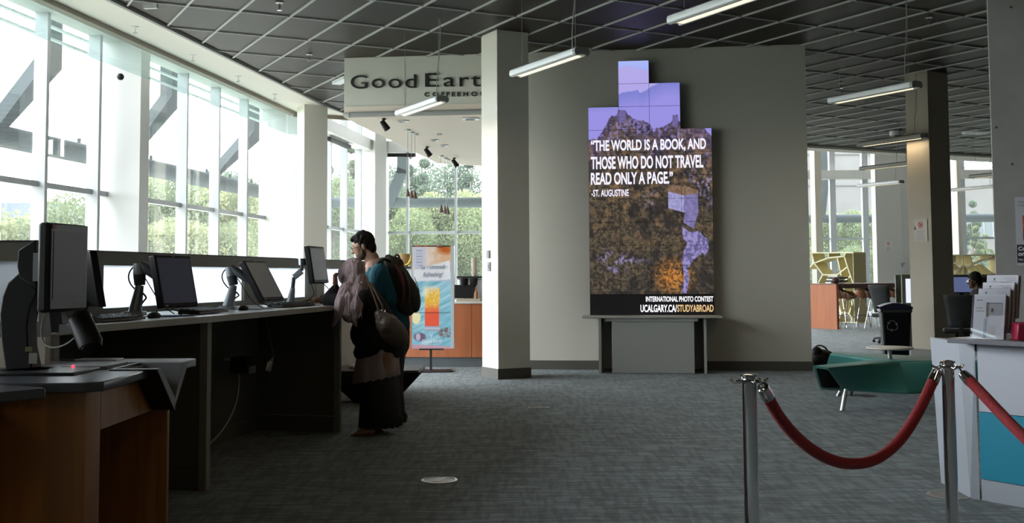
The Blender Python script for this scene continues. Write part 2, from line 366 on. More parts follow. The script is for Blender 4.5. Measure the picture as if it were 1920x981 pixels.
# window walls: bays, each with panes, mullion and rails
wi = [0]
def bay(p, q, zs, inward, mw=.07, md=.18, last=False, ztop=8.2):
    wi[0] += 1; p, q = Vector(p), Vector(q); n = Vector(inward).normalized(); d = (q-p).normalized()
    o = thing('window_%d' % wi[0], None, None, ((p.x+q.x)/2, (p.y+q.y)/2, 0), 0, kind='structure')
    c = p+n*(md/2); MB().box((c.x, c.y, ztop/2), (mw, md, ztop), math.atan2(d.y, d.x)).build('mullion', MULL, o)
    if last: c = q+n*(md/2); MB().box((c.x, c.y, ztop/2), (mw, md, ztop), math.atan2(d.y, d.x)).build('mullion', MULL, o)
    lv = [0]+list(zs)+[ztop]
    for k, z in enumerate(zs):
        th = .30 if z > 4 and z < 5.2 else .075
        off = n*(.20 if th > .2 else .05)
        MB().bar(p+off+Vector((0, 0, z)), q+off+Vector((0, 0, z)), .4 if th > .2 else .10, th).build('beam' if th > .2 else 'transom', WHITE if th > .2 else MULL, o)
    for k in range(len(lv)-1):
        a, b = lv[k]+.02, lv[k+1]-.02
        MB().bar(p+d*.03+Vector((0, 0, (a+b)/2)), q-d*.03+Vector((0, 0, (a+b)/2)), .01, b-a).build('pane', GL, o)
wy = [-7.5, -5.5, -3.5, -1.5, .5, 2.5, 4.4, 5.85, 7.3, 8.75, 10.2, 11.6, 13.05, 14.48, 15.88, 17.4, 18.92, 20.35, 21.79, 23.24, 24.7, 26.15, 27.6, 29.05, 30.5, 31.3]
ZS = [2.51, 4.91, 6.6]
MB().prism([slin(-7.9,WALLOFF)[:2],slin(2.5,WALLOFF)[:2],slin(2.5,WALLOFF+.2)[:2],slin(-7.9,WALLOFF+.2)[:2]],0,8.2).build('wall_left', WALL, kind='structure')
for k in range(len(wy)-1):
  if wy[k]>2.4: bay(slin(wy[k], WALLOFF), slin(wy[k+1], WALLOFF), ZS, sn)
bx = [-4.25, -2.93, -1.58, -.23, 1.12, 2.47, 3.82, 5.2]
for k in range(len(bx)-1): bay((bx[k], 31.5, 0), (bx[k+1], 31.5, 0), ZS, (0, -1, 0), last=k == len(bx)-2)
fx = [5.2, 6.3, 7.4, 8.5, 9.6, 11.15, 12.28, 13.4, 14.5, 15.65, 17.2, 18.4, 19.6, 20.8, 22, 23.9]
for k in range(len(fx)-1): bay((fx[k], 39, 0), (fx[k+1], 39, 0), [2.51, 4.72, 6.6], (0, -1, 0), mw=.20 if k in (0, 5, 6, 9) else .1, last=k == len(fx)-2)
# blind boxes at window heads near the corner
bl = MB().bar(onS(617, 260, 1.0), onS(655, 276, 1.0), .1, .10); tag(bl.build('roller_blind', BLACK), 'black roller blind head above the window left of the corner column', 'blind')
bl = MB().bar(aty(718, 291, 31.3), aty(780, 291, 31.3), .1, .10); tag(bl.build('roller_blind', BLACK), 'black roller blind head above the back window right of the corner column', 'blind')

# solid walls out of sight and at the sides
MB().box((7.5, -8.1, 4.1), (33, .2, 8.4)).build('wall_rear', WALL, kind='structure')
MB().box((24.1, 15.5, 4.1), (.2, 47.5, 8.4)).build('wall_right', WALL, kind='structure')
MB().box((5.1, 35.3, 4.1), (.2, 7.4, 8.4)).build('wall_return', OFFW, kind='structure')
# feature wall
wl = onW(955, 600); wl.z = 0
fw = MB().prism([wl[:2], Wb[:2], (Wb-wn*.35)[:2], (wl-wn*.35)[:2]], 0, H+.05).build('wall_back', WALL, kind='structure')
MB().prism([(wl+wn*.012)[:2], (Wb+wn*.012+wd*.012)[:2], (Wb-wn*.36+wd*.012)[:2], (wl-wn*.36)[:2]], .002, .125).build('baseboard_back', BASEB, kind='structure')
# the coffeehouse bulkhead over its opening, with a thin plaster canopy
b0, b1 = Wa, wl+wd*.02
MB().prism([b0[:2], b1[:2], (b1-wn*.12)[:2], (b0-wn*.12)[:2]], 3.60, H+.05).build('wall_bulkhead', mat('bulkhead_paint', (.70, .68, .60), .6), kind='structure')
cn = [(b0+wn*.02+wd*.02)[:2], (-1.50, 22.5), (-.62, 23.1), (3.0, 24.0), (3.9, 15.5), (Wb-wn*.4)[:2], (b1-wn*.3)[:2], (b1+wn*.02)[:2]]
MB().prism(cn, 3.56, 3.72).build('trim_5', mat('canopy_plaster', (.84, .72, .60), .6), kind='structure')
CHAN = mat('canopy_edge_grey', (.36, .35, .33), .5)
t5 = MB(); P = [b1+wn*.03, b0+wn*.03+wd*.1]; P += [b0+wn*.0+wd*.02]; P += [Vector((-1.50, 22.5, 0)), Vector((-.62, 23.1, 0)), Vector((3, 24, 0))]
for k in range(len(P)-1): t5.tube([P[k]+Vector((0, 0, 3.60)), P[k+1]+Vector((0, 0, 3.605))], .038, 10)
t5.build('trim_6', CHAN, smooth=60, kind='structure')

# columns
def column(corner, size, label, mat_, rz=YAW, base=True, top=H+.09, name='column'):
    # corner = nearest corner; column runs along gu and gv from it
    u, v = Vector((math.cos(rz), math.sin(rz), 0)), Vector((-math.sin(rz), math.cos(rz), 0)); c = Vector(corner)+(u*size[0]+v*size[1])/2
    o = thing(name, label, 'column', (c.x, c.y, 0), rz)
    MB().box((0, 0, top/2), (size[0], size[1], top)).build('shaft', mat_, o, world=False, bevel=.006)
    if base: MB().box((0, 0, .0665), (size[0]+.02, size[1]+.02, .13)).build('base_trim', BASEB, o, world=False)
    return o
c1 = column(onz(934.5, 712)*1.0, (.455, .455), 'square painted column standing in front of the coffeehouse sign and video wall', COLP)
c2 = column(onz(1754, 672.5), (.45, .45), 'square beige column with a paper notice behind the teal bench', mat('dimmed_beige_paint', (.34, .29, .22), .55))  # beige paint darkened to carry the dim light around this column
c3 = column((-3.75, 20.12, 0), (.44, .44), 'square painted column left of the coffeehouse sign by the windows', COLP)
# wing walls between window groups
def wing(pts, label, z=8.2): tag(MB().prism([p[:2] for p in pts], 0, z).build('window_pier', WHITE), label, 'pier')
a = onS(262, 300, .62); wing([a, a-sn*.75, a-sn*.75+sd*.30, a+sd*.30], 'wide white pier between the two left window groups')
a = onS(556, 300, .45); wing([a, a-sn*.8, a-sn*.8+sd*.30, a+sd*.30], 'white pier behind the column left of the coffeehouse')
a = aty(703, 400, 30.6); a.z = 0; wing([a, a+Vector((-.50, .45, 0)), a+Vector((-.3, .9, 0)), a+Vector((.28, .9, 0)), a+Vector((.26, .4, 0))], 'white corner pier where left and back windows meet', 8.2)
a = aty(1690, 400, 33.8); a.z = 0; p4 = [a, a+Vector((-.80, -.1, 0)), a+Vector((-.7, .6, 0)), a+Vector((.5, .6, 0)), a+Vector((.5, .15, 0))]
tag(MB().prism([p[:2] for p in p4], 0, 8.2).build('window_pier', WHITE), 'white pier with a small notice between the far right windows', 'pier')
a = aty(1803, 400, 34); a.z = 0; tag(MB().prism([p[:2] for p in [a, a+Vector((-.13, -.05, 0)), a+Vector((-.13, .5, 0)), a+Vector((.1, .5, 0))]], 0, 8.2).build('window_pier', OFFW), 'narrow grey pier between the square column and the concrete pillar', 'pier')
a = aty(1542, 400, 34); a.z = 0; tag(MB().prism([p[:2] for p in [a, a+Vector((-.22, -.05, 0)), a+Vector((-.22, .5, 0)), a+Vector((.05, .5, 0))]], 0, 8.2).build('window_pier', OFFW), 'narrow grey pier just right of the feature wall edge', 'pier')
# concrete pillar
CONC = mat('board_marked_concrete', (.36, .355, .34), .75, noise=(2.2, (.27, .265, .25), .9), bump=(6, .25, .02), aniso_detail=8)
cc = Vector((3.155, 7.33, 0))
_n = CONC.node_tree; _v = _n.nodes.new('ShaderNodeTexNoise'); _v.inputs['Scale'].default_value = 11; _v.inputs['Detail'].default_value = 1
_tc = [x for x in _n.nodes if x.type == 'TEX_COORD'][0]; _g = _n.nodes.new('ShaderNodeMapRange'); _g.inputs[1].default_value = .755; _g.inputs[2].default_value = .77
_b = _n.nodes['Principled BSDF']; _src = _b.inputs['Base Color'].links[0].from_socket; _mm = _n.nodes.new('ShaderNodeMix'); _mm.data_type = 'RGBA'; _mm.inputs[7].default_value = (.06, .055, .05, 1)
_n.links.new(_tc.outputs['Object'], _v.inputs[0]); _n.links.new(_v.outputs[0], _g.inputs[0]); _n.links.new(_g.outputs[0], _mm.inputs[0]); _n.links.new(_src, _mm.inputs[6]); _n.links.new(_mm.outputs[2], _b.inputs['Base Color'])
column(cc, (.7, .7), 'bare concrete pillar with a poster at the right edge', CONC, base=False, rz=YAW-R(53), name='concrete_pillar')
# ================================================================ OUTSIDE
GRASS = mat('lawn', (.07, .08, .045), .9, noise=(.4, (.09, .10, .06), .8))
tag(MB().prism([(-90, -30), (-9.2, -30), (-9.2, 33), (-4.6, 40), (30, 41), (90, 41), (90, 150), (-90, 150)], -.5, -.2).build('lawn', GRASS), 'green lawn outside the windows', 'lawn', kind='stuff')
# teal steel bracing outside the glass
def steel(pts, w, h, label, name='steel_brace'):
    t = MB()
    for k in range(len(pts)-1): t.bar(pts[k], pts[k+1], w, h, up=(sn.x, sn.y, 0))
    return tag(t.build(name, STEEL), label, 'steel beam')
o_ = 3.0
pz = onS(80, 272, o_).z
def strut(x0, y0, x1, y1, yt, label, w=.36, dep=.26):
    a, b = onS(x0, y0, o_), onS(x1, y1, o_); org = slin(0, o_); q = lambda p: ((p-org).dot(sd), p.z)
    A, B = q(a), q(b); dx, dz = B[0]-A[0], B[1]-A[1]; l = math.hypot(dx, dz); dx, dz = dx/l, dz/l; t = (A[1]-pz)/dz; A = (A[0]-dx*t, pz)
    n1, n2 = (-dz, dx), (-1, 0); mx = (n1[0]+n2[0], n1[1]+n2[1]); k = (w/2)/((mx[0]*n1[0]+mx[1]*n1[1])); M_ = (mx[0]*k, mx[1]*k)
    P = [(A[0]+n1[0]*w/2, A[1]), (B[0]+M_[0], B[1]+M_[1]), (B[0]-w/2, 8.9), (B[0]+w/2, 8.9), (B[0]-M_[0], B[1]-M_[1]), (A[0]-n1[0]*w/2, A[1])]
    tag(MB().ext(P, org+sn*(dep/2), sd, (0, 0, 1), -sn*dep).build('steel_brace', STEEL), label, 'steel beam')
strut(5, 222, 92, 118, 0, 'diagonal grey steel brace outside the leftmost window')
strut(278, 240, 318, 190, 0, 'diagonal steel brace outside the windows right of the wide pier')
strut(405, 322, 472, 255, 0, 'diagonal steel brace outside the fourth window from the wide pier')
t = MB().tube([slin(-8, o_)+Vector((0, 0, pz)), slin(34, o_)+Vector((0, 0, pz))], .17, 14)
for k in range(30): p = slin(-6+k*1.4, o_); t.box((p.x, p.y, pz+.2), (.05, .05, .1))
tag(t.build('steel_pipe', STEEL, smooth=60), 'long horizontal grey steel tube outside the left windows', 'steel beam')
by = 34.5
a, b, c = aty(730, 382, by), aty(752, 345, by), aty(770, 300, by)
tag(MB().bar(aty(728, 385, by), aty(756, 318, by), .34, .32).bar(aty(754, 326, by), aty(757, 250, by), .34, .32).bar(aty(757, 252, by), aty(757, -150, by), .34, .32).build('steel_brace', STEEL), 'bent teal steel brace outside the back window beside the corner pier', 'steel beam')
tag(MB().tube([aty(560, 380, by), aty(1200, 380, by)], .16, 14).build('steel_pipe', STEEL, smooth=60), 'horizontal teal steel tube outside the coffeehouse windows', 'steel beam')
tag(MB().tube([aty(1400, 411, 41.5), aty(1960, 408, 41.5)], .16, 14).build('steel_pipe', STEEL, smooth=60), 'horizontal steel tube outside the far right windows', 'steel beam')
tag(MB().bar(aty(1545, 40, 41.5), aty(1545, 330, 41.5), .35, .35).bar(aty(1545, 325, 41.5), aty(1536, 411, 41.5), .35, .35).build('steel_brace', STEEL), 'teal steel brace outside the far window right of the feature wall', 'steel beam')
# sun louvres high outside the left glass
lv = thing('sun_louvre', 'bank of thin grey louvre blades high outside the left windows', 'louvre', slin(12, 2.2)+Vector((0, 0, 5)))
for k in range(2): MB().bar(slin(-6, 2.0+.45*k)+Vector((0, 0, 5.0)), slin(32, 2.0+.45*k)+Vector((0, 0, 5.0)), .07, .03).build('blade', mat('louvre_grey', (.5, .52, .53), .5), lv)
# neighbouring buildings
PALE = mat('pale_precast_concrete', (.088, .088, .083), .8, noise=(.8, (.070, .070, .067), .7))
def bld(x0, x1, y, z0, z1, m_, label, dep=8):
    o = thing('building', label, 'building', ((x0+x1)/2, y, -.2)); MB().box(((x0+x1)/2, y+dep/2, (z0+z1)/2), (x1-x0, dep, z1-z0)).build('wall', m_, o); return o
BLUEG = mat('bluish_cladding', (.075, .095, .12), .6); DG = mat('dark_window_glass', (.03, .05, .055), .2)
def at2(x, Y): return aty(x, 400, Y).x
o = bld(at2(-60, 55), at2(125, 55), 55, -.3, aty(60, 380, 55).z, BLUEG, 'low bluish building seen through the leftmost windows')
MB().box((at2(60, 55), 54.97, 3.2), (3, .06, .5)).build('ledge', PALE, o)
o = bld(at2(1400, 75), at2(1760, 75), 75, -.3, 15, PALE, 'pale concrete tower outside the window right of the feature wall')
for k in range(6): MB().box((at2(1580, 75), 74.95, 3+k*2.1), (at2(1760, 75)-at2(1400, 75), .05, .06)).build('panel_joint', mat('joint_grey', (.05, .05, .047), .8), o)
o = bld(at2(1775, 60), at2(1960, 60), 60, -.3, aty(1850, 318, 60).z, PALE, 'pale building with a ribbon window seen beside the concrete pillar')
z0, z1 = aty(1830, 445, 59.9).z, aty(1830, 405, 59.9).z
wo = MB().box((at2(1850, 60), 59.95, (z0+z1)/2), (at2(1955, 60)-at2(1790, 60), .12, z1-z0)).build('window', MULL, o)
for k in range(9): MB().box((at2(1800+k*17, 60), 59.86, (z0+z1)/2), (.42, .06, z1-z0-.1)).build('pane', DG, wo)
for k in range(5): MB().bar((at2(1775, 58), 58, aty(1850, 298+k*8, 58).z), (at2(1960, 58), 58, aty(1850, 298+k*8, 58).z), .08, .08).build('roof_rail', MULL, o)

def leafmat(name, a, b):
    m = mat(name, a, .6, noise=(.9, b, 1)); n = m.node_tree; L = n.links; bs = n.nodes['Principled BSDF']; o = [x for x in n.nodes if x.type == 'OUTPUT_MATERIAL'][0]
    t = n.nodes.new('ShaderNodeBsdfTranslucent'); mx = n.nodes.new('ShaderNodeMixShader'); mx.inputs[0].default_value = .45
    L.new(bs.inputs['Base Color'].links[0].from_socket, t.inputs[0]); L.new(bs.outputs[0], mx.inputs[1]); L.new(t.outputs[0], mx.inputs[2]); L.new(mx.outputs[0], o.inputs[0]); return m
LF = [leafmat('broad_leaves', (.065, .095, .040), (.15, .19, .09)), leafmat('yellow_leaves', (.13, .16, .07), (.26, .28, .14)), leafmat('blue_green_leaves', (.05, .085, .058), (.11, .15, .10))]
BARK = mat('bark', (.12, .10, .08), .9)
def tree_mesh(seed, h, r, n, ls, cone=False):
    rd = random.Random(seed); t = MB(); blobs = []
    for k in range(16):
        z = h*(.18+.8*rd.random()); q = (z/h); rr = r*(1-q*.9) if cone else r*math.sqrt(max(.08, 1-((q-.5)/.55)**2)); a = rd.random()*6.28
        blobs.append((rr*.55*math.cos(a), rr*.55*math.sin(a), z, max(.35, rr*.55)))
    for k in range(n):
        bx_, by_, bz_, br = rd.choice(blobs); a = rd.random()*6.28; c = rd.uniform(-1, 1); s_ = math.sqrt(1-c*c); q = br*(rd.random()**.35)
        p = Vector((bx_+q*s_*math.cos(a), by_+q*s_*math.sin(a), bz_+q*c*.9)); u = Vector((rd.gauss(0, 1), rd.gauss(0, 1), rd.gauss(0, .6))).normalized(); v = u.orthogonal().normalized(); v = Matrix.Rotation(rd.random()*6.28, 3, u) @ v; wv = u.cross(v); z_ = ls*rd.uniform(.6, 1.3)
        t.add([p-v*z_, p+wv*z_*.5, p+v*z_, p-wv*z_*.5], [(0, 1, 2, 3)])
    return t
TM = [(tree_mesh(1, 7.0, 2.8, 19000, .085), 7.0), (tree_mesh(2, 5.5, 2.6, 17000, .085), 5.5), (tree_mesh(3, 9.0, 2.4, 19000, .085, True), 9.0), (tree_mesh(4, 4.0, 2.4, 13000, .07), 4.0)]
TME = {}
def tree(x, y, kind, m_, sc, label, rz, group=None):
    o = thing('tree', label, 'tree', (x, y, -.2), rz, group); key = (kind, m_)
    if key not in TME: TME[key] = TM[kind][0].mesh('foliage', LF[m_], recalc=False)
    f = D.objects.new('foliage', TME[key]); COL.objects.link(f); f.parent = o; tag(f, kind='stuff')
    k_ = ('t', kind)
    if k_ not in TME:
        h = TM[kind][1]; t = MB().tube([(0, 0, 0), (.05, 0, h*.4), (0, .08, h*.85)], [.16, .11, .04], 8)
        for q in range(6): a = q*1.1; t.tube([(0, 0, h*(.25+.08*q)), (.9*math.cos(a), .9*math.sin(a), h*(.4+.08*q))], [.06, .02], 6)
        TME[k_] = t.mesh('trunk', BARK)
    f = D.objects.new('trunk', TME[k_]); COL.objects.link(f); f.parent = o; o.scale = (sc, sc, sc)
_kw = ('broad crowned', 'rounded', 'tall conical', 'low bushy'); _cw = ('green', 'yellowish green', 'bluish green')
_ow = ('leftmost', 'second', 'third', 'fourth', 'fifth', 'sixth', 'seventh', 'eighth', 'ninth', 'tenth', 'eleventh', 'twelfth', 'thirteenth', 'fourteenth', 'fifteenth', 'sixteenth', 'seventeenth', 'eighteenth', 'nineteenth')
def plant(rows, where, group):
    rows = sorted(rows)
    for i, (px, Y, kind, m_, top) in enumerate(rows):
        p = aty(px, top, Y); sc = (p.z+.2)/TM[kind][1]; lb = '%s %s tree, %s %s' % (_kw[kind], _cw[m_], _ow[i] if i == 0 else _ow[i]+' from the left', where)
        tree(p.x, Y, kind, m_, sc, lb, px*.37, group)
plant(((-40, 34, 1, 1, 425), (15, 33, 3, 1, 408), (62, 34, 3, 1, 425), (110, 38, 3, 1, 430), (152, 33, 3, 0, 385),
 (285, 44, 1, 1, 335), (325, 40, 0, 0, 350), (365, 42, 1, 0, 345), (405, 44, 0, 2, 330), (440, 41, 1, 1, 360), (470, 46, 0, 0, 340), (310, 33, 3, 1, 430), (350, 34, 3, 1, 425), (395, 34, 3, 1, 440), (450, 35, 3, 0, 430),
 (600, 50, 2, 2, 250), (625, 44, 0, 0, 340), (655, 48, 2, 0, 270), (690, 50, 0, 2, 320)), 'outside the left windows', 'trees outside the left windows')
plant(((735, 50, 1, 0, 380), (768, 62, 2, 2, 282), (800, 58, 2, 2, 300), (840, 62, 0, 2, 312), (880, 60, 2, 2, 300), (762, 44, 0, 0, 400), (805, 47, 0, 1, 372), (850, 46, 0, 0, 385), (890, 48, 1, 1, 370), (930, 50, 0, 0, 360), (720, 60, 2, 2, 330)), 'behind the coffeehouse windows', 'trees outside the coffeehouse windows')
plant(((1550, 52, 0, 0, 405), (1580, 54, 1, 1, 412), (1612, 52, 0, 0, 400), (1640, 55, 1, 0, 408), (1665, 50, 0, 0, 400), (1530, 56, 0, 2, 405), (1625, 48, 3, 0, 470)), 'before the pale concrete tower', 'trees outside the far right windows')
plant(((1822, 50, 2, 2, 378), (1832, 48, 2, 0, 425), (1850, 52, 2, 0, 440), (1800, 55, 2, 2, 400)), 'beside the concrete pillar', 'trees outside the far right windows')
# ================================================================ VIDEO WALL
import numpy as np
def vnoise(x, y, seed=0):
    xi, yi = np.floor(x).astype(np.int64), np.floor(y).astype(np.int64); fx, fy = x-xi, y-yi; fx = fx*fx*(3-2*fx); fy = fy*fy*(3-2*fy)
    def h(a, b): n = (a*374761393+b*668265263+seed*974634) & 0xffffffff; n = ((n ^ (n >> 13))*1274126177) & 0xffffffff; return ((n ^ (n >> 16)) & 0xffff)/65535.
    return (h(xi, yi)*(1-fx)+h(xi+1, yi)*fx)*(1-fy)+(h(xi, yi+1)*(1-fx)+h(xi+1, yi+1)*fx)*fy
def fbm(x, y, o=4, seed=0):
    s = 0; a = .5; t = 0
    for k in range(o): s = s+a*vnoise(x*2**k, y*2**k, seed+k); t += a; a *= .6
    return s/t
def C3(h): return np.array([int(h[i:i+2], 16) for i in (1, 3, 5)], float)
def srgb_lin(c): c = np.clip(c/255, 0, 1); return np.where(c <= .04045, c/12.92, ((c+.055)/1.055)**2.4)
def mixc(a, b, t): return a*(1-t[..., None])+b*t[..., None]
def inpoly(x, y, P):
    r = np.zeros(x.shape, bool)
    for i in range(len(P)):
        (x1, y1), (x2, y2) = P[i], P[(i+1) % len(P)]
        if y1 == y2: continue
        c = ((y1 > y) != (y2 > y)) & (x < (x2-x1)*(y-y1)/(y2-y1)+x1); r ^= c
    return r
def pic_mountain(x, y):
    sky = mixc(C3('#98a6de'), C3('#7f7fdc'), np.clip((y-115)/120, 0, 1)); sky = mixc(sky, C3('#7493d6'), np.clip((1165-x)/60, 0, 1)*.8)
    c = sky
    r1 = 124+10*np.abs((x-1180)/40)**1.3; c = np.where((y > r1)[..., None], mixc(c, C3('#a597cf'), np.full(x.shape, .8)), c)
    r2 = np.interp(x, [1103, 1150, 1160, 1172, 1190, 1200, 1205, 1215, 1225, 1240, 1255, 1268, 1290], [182, 180, 179, 174, 172, 170, 176, 172, 165, 158, 152, 153, 160])
    c = np.where((y > r2)[..., None], mixc(C3('#6f74bb'), C3('#8a83cc'), np.clip((y-r2)/32, 0, 1)), c)
    rg = np.interp(x, [1100, 1120, 1128, 1135, 1146, 1152, 1160, 1162, 1164, 1177, 1180, 1190, 1198, 1210, 1220, 1225, 1229, 1236, 1250, 1262, 1265, 1266, 1276, 1277, 1284, 1300, 1318, 1340],
                   [262, 262, 252, 243, 221, 219, 217, 208, 206, 209, 216, 223, 228, 228, 233, 241, 250, 243, 240, 232, 229, 220, 220, 230, 238, 236, 238, 262])
    rg = rg+2.5*(fbm(x/5, y*0, 3, 5)-.5)*2
    n1 = fbm(x/9, y/9, 5, 11); n2 = fbm(x/22, y/22, 4, 21); n3 = fbm(x/4, y/5, 4, 31); nb = fbm(x/3.2, y/3.2, 3, 41)
    g = mixc(C3('#26221e'), C3('#5d5342'), np.clip((nb-.3)*2.2, 0, 1)); g = mixc(g, C3('#8a6a45'), np.clip((n1-.5)*5, 0, 1)*np.clip(1.25-(y-300)/180, .15, 1)*.8)
    g = mixc(g, C3('#1c1a1a'), np.clip((n2-.5)*4, 0, .7))
    rock = np.clip((n3-.50)*7, 0, 1)*np.clip((n2*.6+n1*.4-.43)*8, 0, 1)
    up = np.clip(1.5-(y-215)/75, .10, 1)+np.clip((x-1270)/50, 0, 1)*np.clip(1-np.abs(y-345)/70, 0, 1)
    lowr = np.clip(1-np.hypot((x-1150)/38, (y-490)/38), 0, 1)*1.6+np.clip(1-np.hypot((x-1218)/22, (y-375)/25), 0, 1)+np.clip(1-np.hypot((x-1190)/40, (y-490)/12), 0, 1)*.8
    g = mixc(g, C3('#8d84b4'), np.clip(rock*(up+lowr), 0, 1)*.85)
    og = np.clip(1.25-np.hypot((x-1262)/38, (y-520)/34), 0, 1)*np.clip((nb-.25)*2.2, 0, 1); g = mixc(g, C3('#c07a32'), np.clip(og*1.2, 0, .95))
    g = np.where(inpoly(x, y, [(1256, 361), (1284, 369), (1311, 366), (1311, 402), (1302, 432), (1283, 420), (1286, 402), (1256, 393)])[..., None], mixc(C3('#8f8cb8'), C3('#6d6794'), np.clip((x-1283)/3, 0, 1))+(n3[..., None]-.5)*60, g)
    g = np.where(inpoly(x, y, [(1254, 356), (1262, 350), (1290, 353), (1312, 360), (1312, 367), (1284, 370), (1255, 362)])[..., None], C3('#6f5848')+(nb[..., None]-.5)*70, g)
    g = np.where(inpoly(x, y, [(1280, 428), (1295, 438), (1310, 436), (1328, 452), (1330, 470), (1322, 482), (1318, 476), (1300, 490), (1290, 505), (1292, 525), (1287, 551), (1278, 551), (1283, 520), (1279, 490), (1284, 470), (1290, 458), (1282, 450)])[..., None], mixc(C3('#8d84b6'), C3('#55507a'), np.clip((n3-.42)*5, 0, 1)), g)
    g = np.where((inpoly(x, y, [(1160, 208), (1177, 209), (1176, 232), (1163, 232)]) | inpoly(x, y, [(1266, 221), (1277, 221), (1276, 242), (1266, 242)]))[..., None], C3('#67608a')+(nb[..., None]-.5)*50, g)
    g = mixc(g, C3('#5a4a90'), np.clip(1-(y-rg)/80, 0, 1)*.35)
    c = np.where((y > rg)[..., None], g, c)
    return np.where((y > 551.5)[..., None], C3('#060606'), c)
def picmat(name, gloss=.25, e=1.0, base=False):
    m = D.materials.new(name); m.use_nodes = True; n = m.node_tree; b = n.nodes['Principled BSDF']; a = n.nodes.new('ShaderNodeVertexColor'); a.layer_name = 'Print'
    if base: n.links.new(a.outputs[0], b.inputs['Base Color'])
    else:
        b.inputs['Base Color'].default_value = (.01, .01, .012, 1); n.links.new(a.outputs[0], b.inputs['Emission Color']); b.inputs['Emission Strength'].default_value = e
    b.inputs['Roughness'].default_value = gloss; return m
def picture(name, m, P, fn, nu, nv, box, parent):     # P(u,v)->world for u,v in pixel box; a flat printed face
    x = np.linspace(box[0], box[2], nu+1); y = np.linspace(box[1], box[3], nv+1); X, Y = np.meshgrid(x, y); c = srgb_lin(fn(X, Y)).reshape(-1, 3)
    t = MB(); t.v = [tuple(P(a, b)) for a, b in zip(X.ravel(), Y.ravel())]; w_ = nu+1
    t.f = [(j*w_+i, (j+1)*w_+i, (j+1)*w_+i+1, j*w_+i+1) for j in range(nv) for i in range(nu)]
    o = t.build(name, m, parent, recalc=False); at = o.data.color_attributes.new('Print', 'FLOAT_COLOR', 'POINT')
    at.data.foreach_set('color', np.concatenate([c, np.ones((len(c), 1))], 1).astype(np.float32).ravel()); return o
SCR = picmat('lit_display', .3, .95)
VO = .16
pw = lambda x, y, o=VO: onW(x, y, o)
vw = thing('video_wall', 'stepped tower of lit display panels showing a purple mountain wall photo with a quote', 'video wall', tuple(pw(1222, 592)))
# real corners: columns and rows on the wall plane (metres along wd from the left, height)
e0 = pw(1106.5, 592); e1 = pw(1340, 592); Lw = (e1-e0).length; zb = e0.z; ztop = pw(1188, 114).z; RWS = 11; rh = (ztop-zb)/RWS; cw = Lw/4
def vP(u, z, o=VO): p = e0+wd*u; p = p+wn*(o-VO); return Vector((p.x, p.y, z))
start = {0: 9, 1: 11, 2: 10, 3: 8}
FR = mat('display_bezel', (.010, .010, .012), .35)
for cidx, top in start.items():
    for r_ in range(top):
        u0, u1 = cidx*cw, (cidx+1)*cw; z0, z1 = zb+r_*rh, zb+(r_+1)*rh
        t = MB(); a, b, c_, d_ = vP(u0, z0, .02), vP(u1, z0, .02), vP(u1, z0, VO), vP(u0, z0, VO)
        t.prism([a[:2], b[:2], c_[:2], d_[:2]], z0+.0004, z1-.0004); pn = t.build('display_panel', FR, vw)
        gp = .0022
        def PP(x, y, u0=u0, u1=u1, z0=z0, z1=z1): return vP(u0+gp+(u1-u0-2*gp)*x, z1-gp-(z1-z0-2*gp)*y, VO+.002)
        def fn(x, y, u0=u0, u1=u1, z0=z0, z1=z1):
            uu = (u0+(u1-u0)*x)/Lw; zz = (z1-(z1-z0)*y); return pic_mountain(1105+uu*233.5, 592-(zz-zb)/(ztop-zb)*477.5)
        picture('screen', SCR, PP, fn, 46, 34, (0, 0, 1, 1), pn)
TW = mat('screen_text_white', (.02, .02, .02), .4, emis=((.72, .70, .86), 1.0)); TG = mat('screen_text_gold', (.02, .02, .02), .4, emis=((.62, .42, .20), 1.0)); TWW = mat('screen_text_bright', (.02, .02, .02), .4, emis=((.9, .9, .95), 1.0))
def vtext(s, x0, x1, yt, yb, m_, bold=.012):
    a, b = pw(x0, yb, VO+.006), pw(x1, yb, VO+.006); h = pw(x0, yt, VO+.006).z-a.z
    MB().text(s, a, wd, (0, 0, 1), W=(b-a).length, H=h, depth=.0015, bold=bold).build('caption', m_, vw, recalc=False)
vtext('“THE WORLD IS A BOOK, AND', 1108, 1324, 263, 287, TW, .03)
vtext('THOSE WHO DO NOT TRAVEL', 1108, 1319, 294, 318, TW, .03)
vtext('READ ONLY A PAGE.”', 1108, 1262, 324, 347, TW, .03)
vtext('-ST. AUGUSTINE', 1109, 1179, 356, 369, TW, .02)
vtext('INTERNATIONAL PHOTO CONTEST', 1211, 1337.5, 556, 566, TWW, .025)
vtext('UCALGARY.CA/', 1201, 1269.5, 571.5, 585.5, TWW, .025); vtext('STUDYABROAD', 1270, 1338, 571.5, 585, TG, .025)
# podium below
POD = mat('podium_laminate', (.36, .37, .345), .5); POD2 = mat('podium_top_laminate', (.42, .41, .36), .45)
pod = thing('podium', 'grey laminate cabinet with a wide shelf under the video wall', 'podium', (*pw(1225, 700, .4)[:2], 0))
def wbox(t, x0, x1, o0, o1, z0, z1, oref=None):
    a, b = onW(x0, 700, o1 if oref is None else oref), onW(x1, 700, o1 if oref is None else oref)
    ua, ub = (a-Wa).dot(wd), (b-Wa).dot(wd)
    P = [Wa+wd*ua+wn*o0, Wa+wd*ub+wn*o0, Wa+wd*ub+wn*o1, Wa+wd*ua+wn*o1]; return t.prism([p[:2] for p in P], z0, z1)
wbox(MB(), 1148, 1303, .10, .58, .005, .70).build('front_box', POD, pod, bevel=.003)
wbox(MB(), 1123, 1128, .03, .55, 0, .725).build('side_panel', POD, pod); wbox(MB(), 1321, 1326, .03, .55, 0, .725).build('side_panel', POD, pod)
wbox(MB(), 1136, 1310, .08, .60, .685, .727).build('apron', POD, pod, bevel=.002)
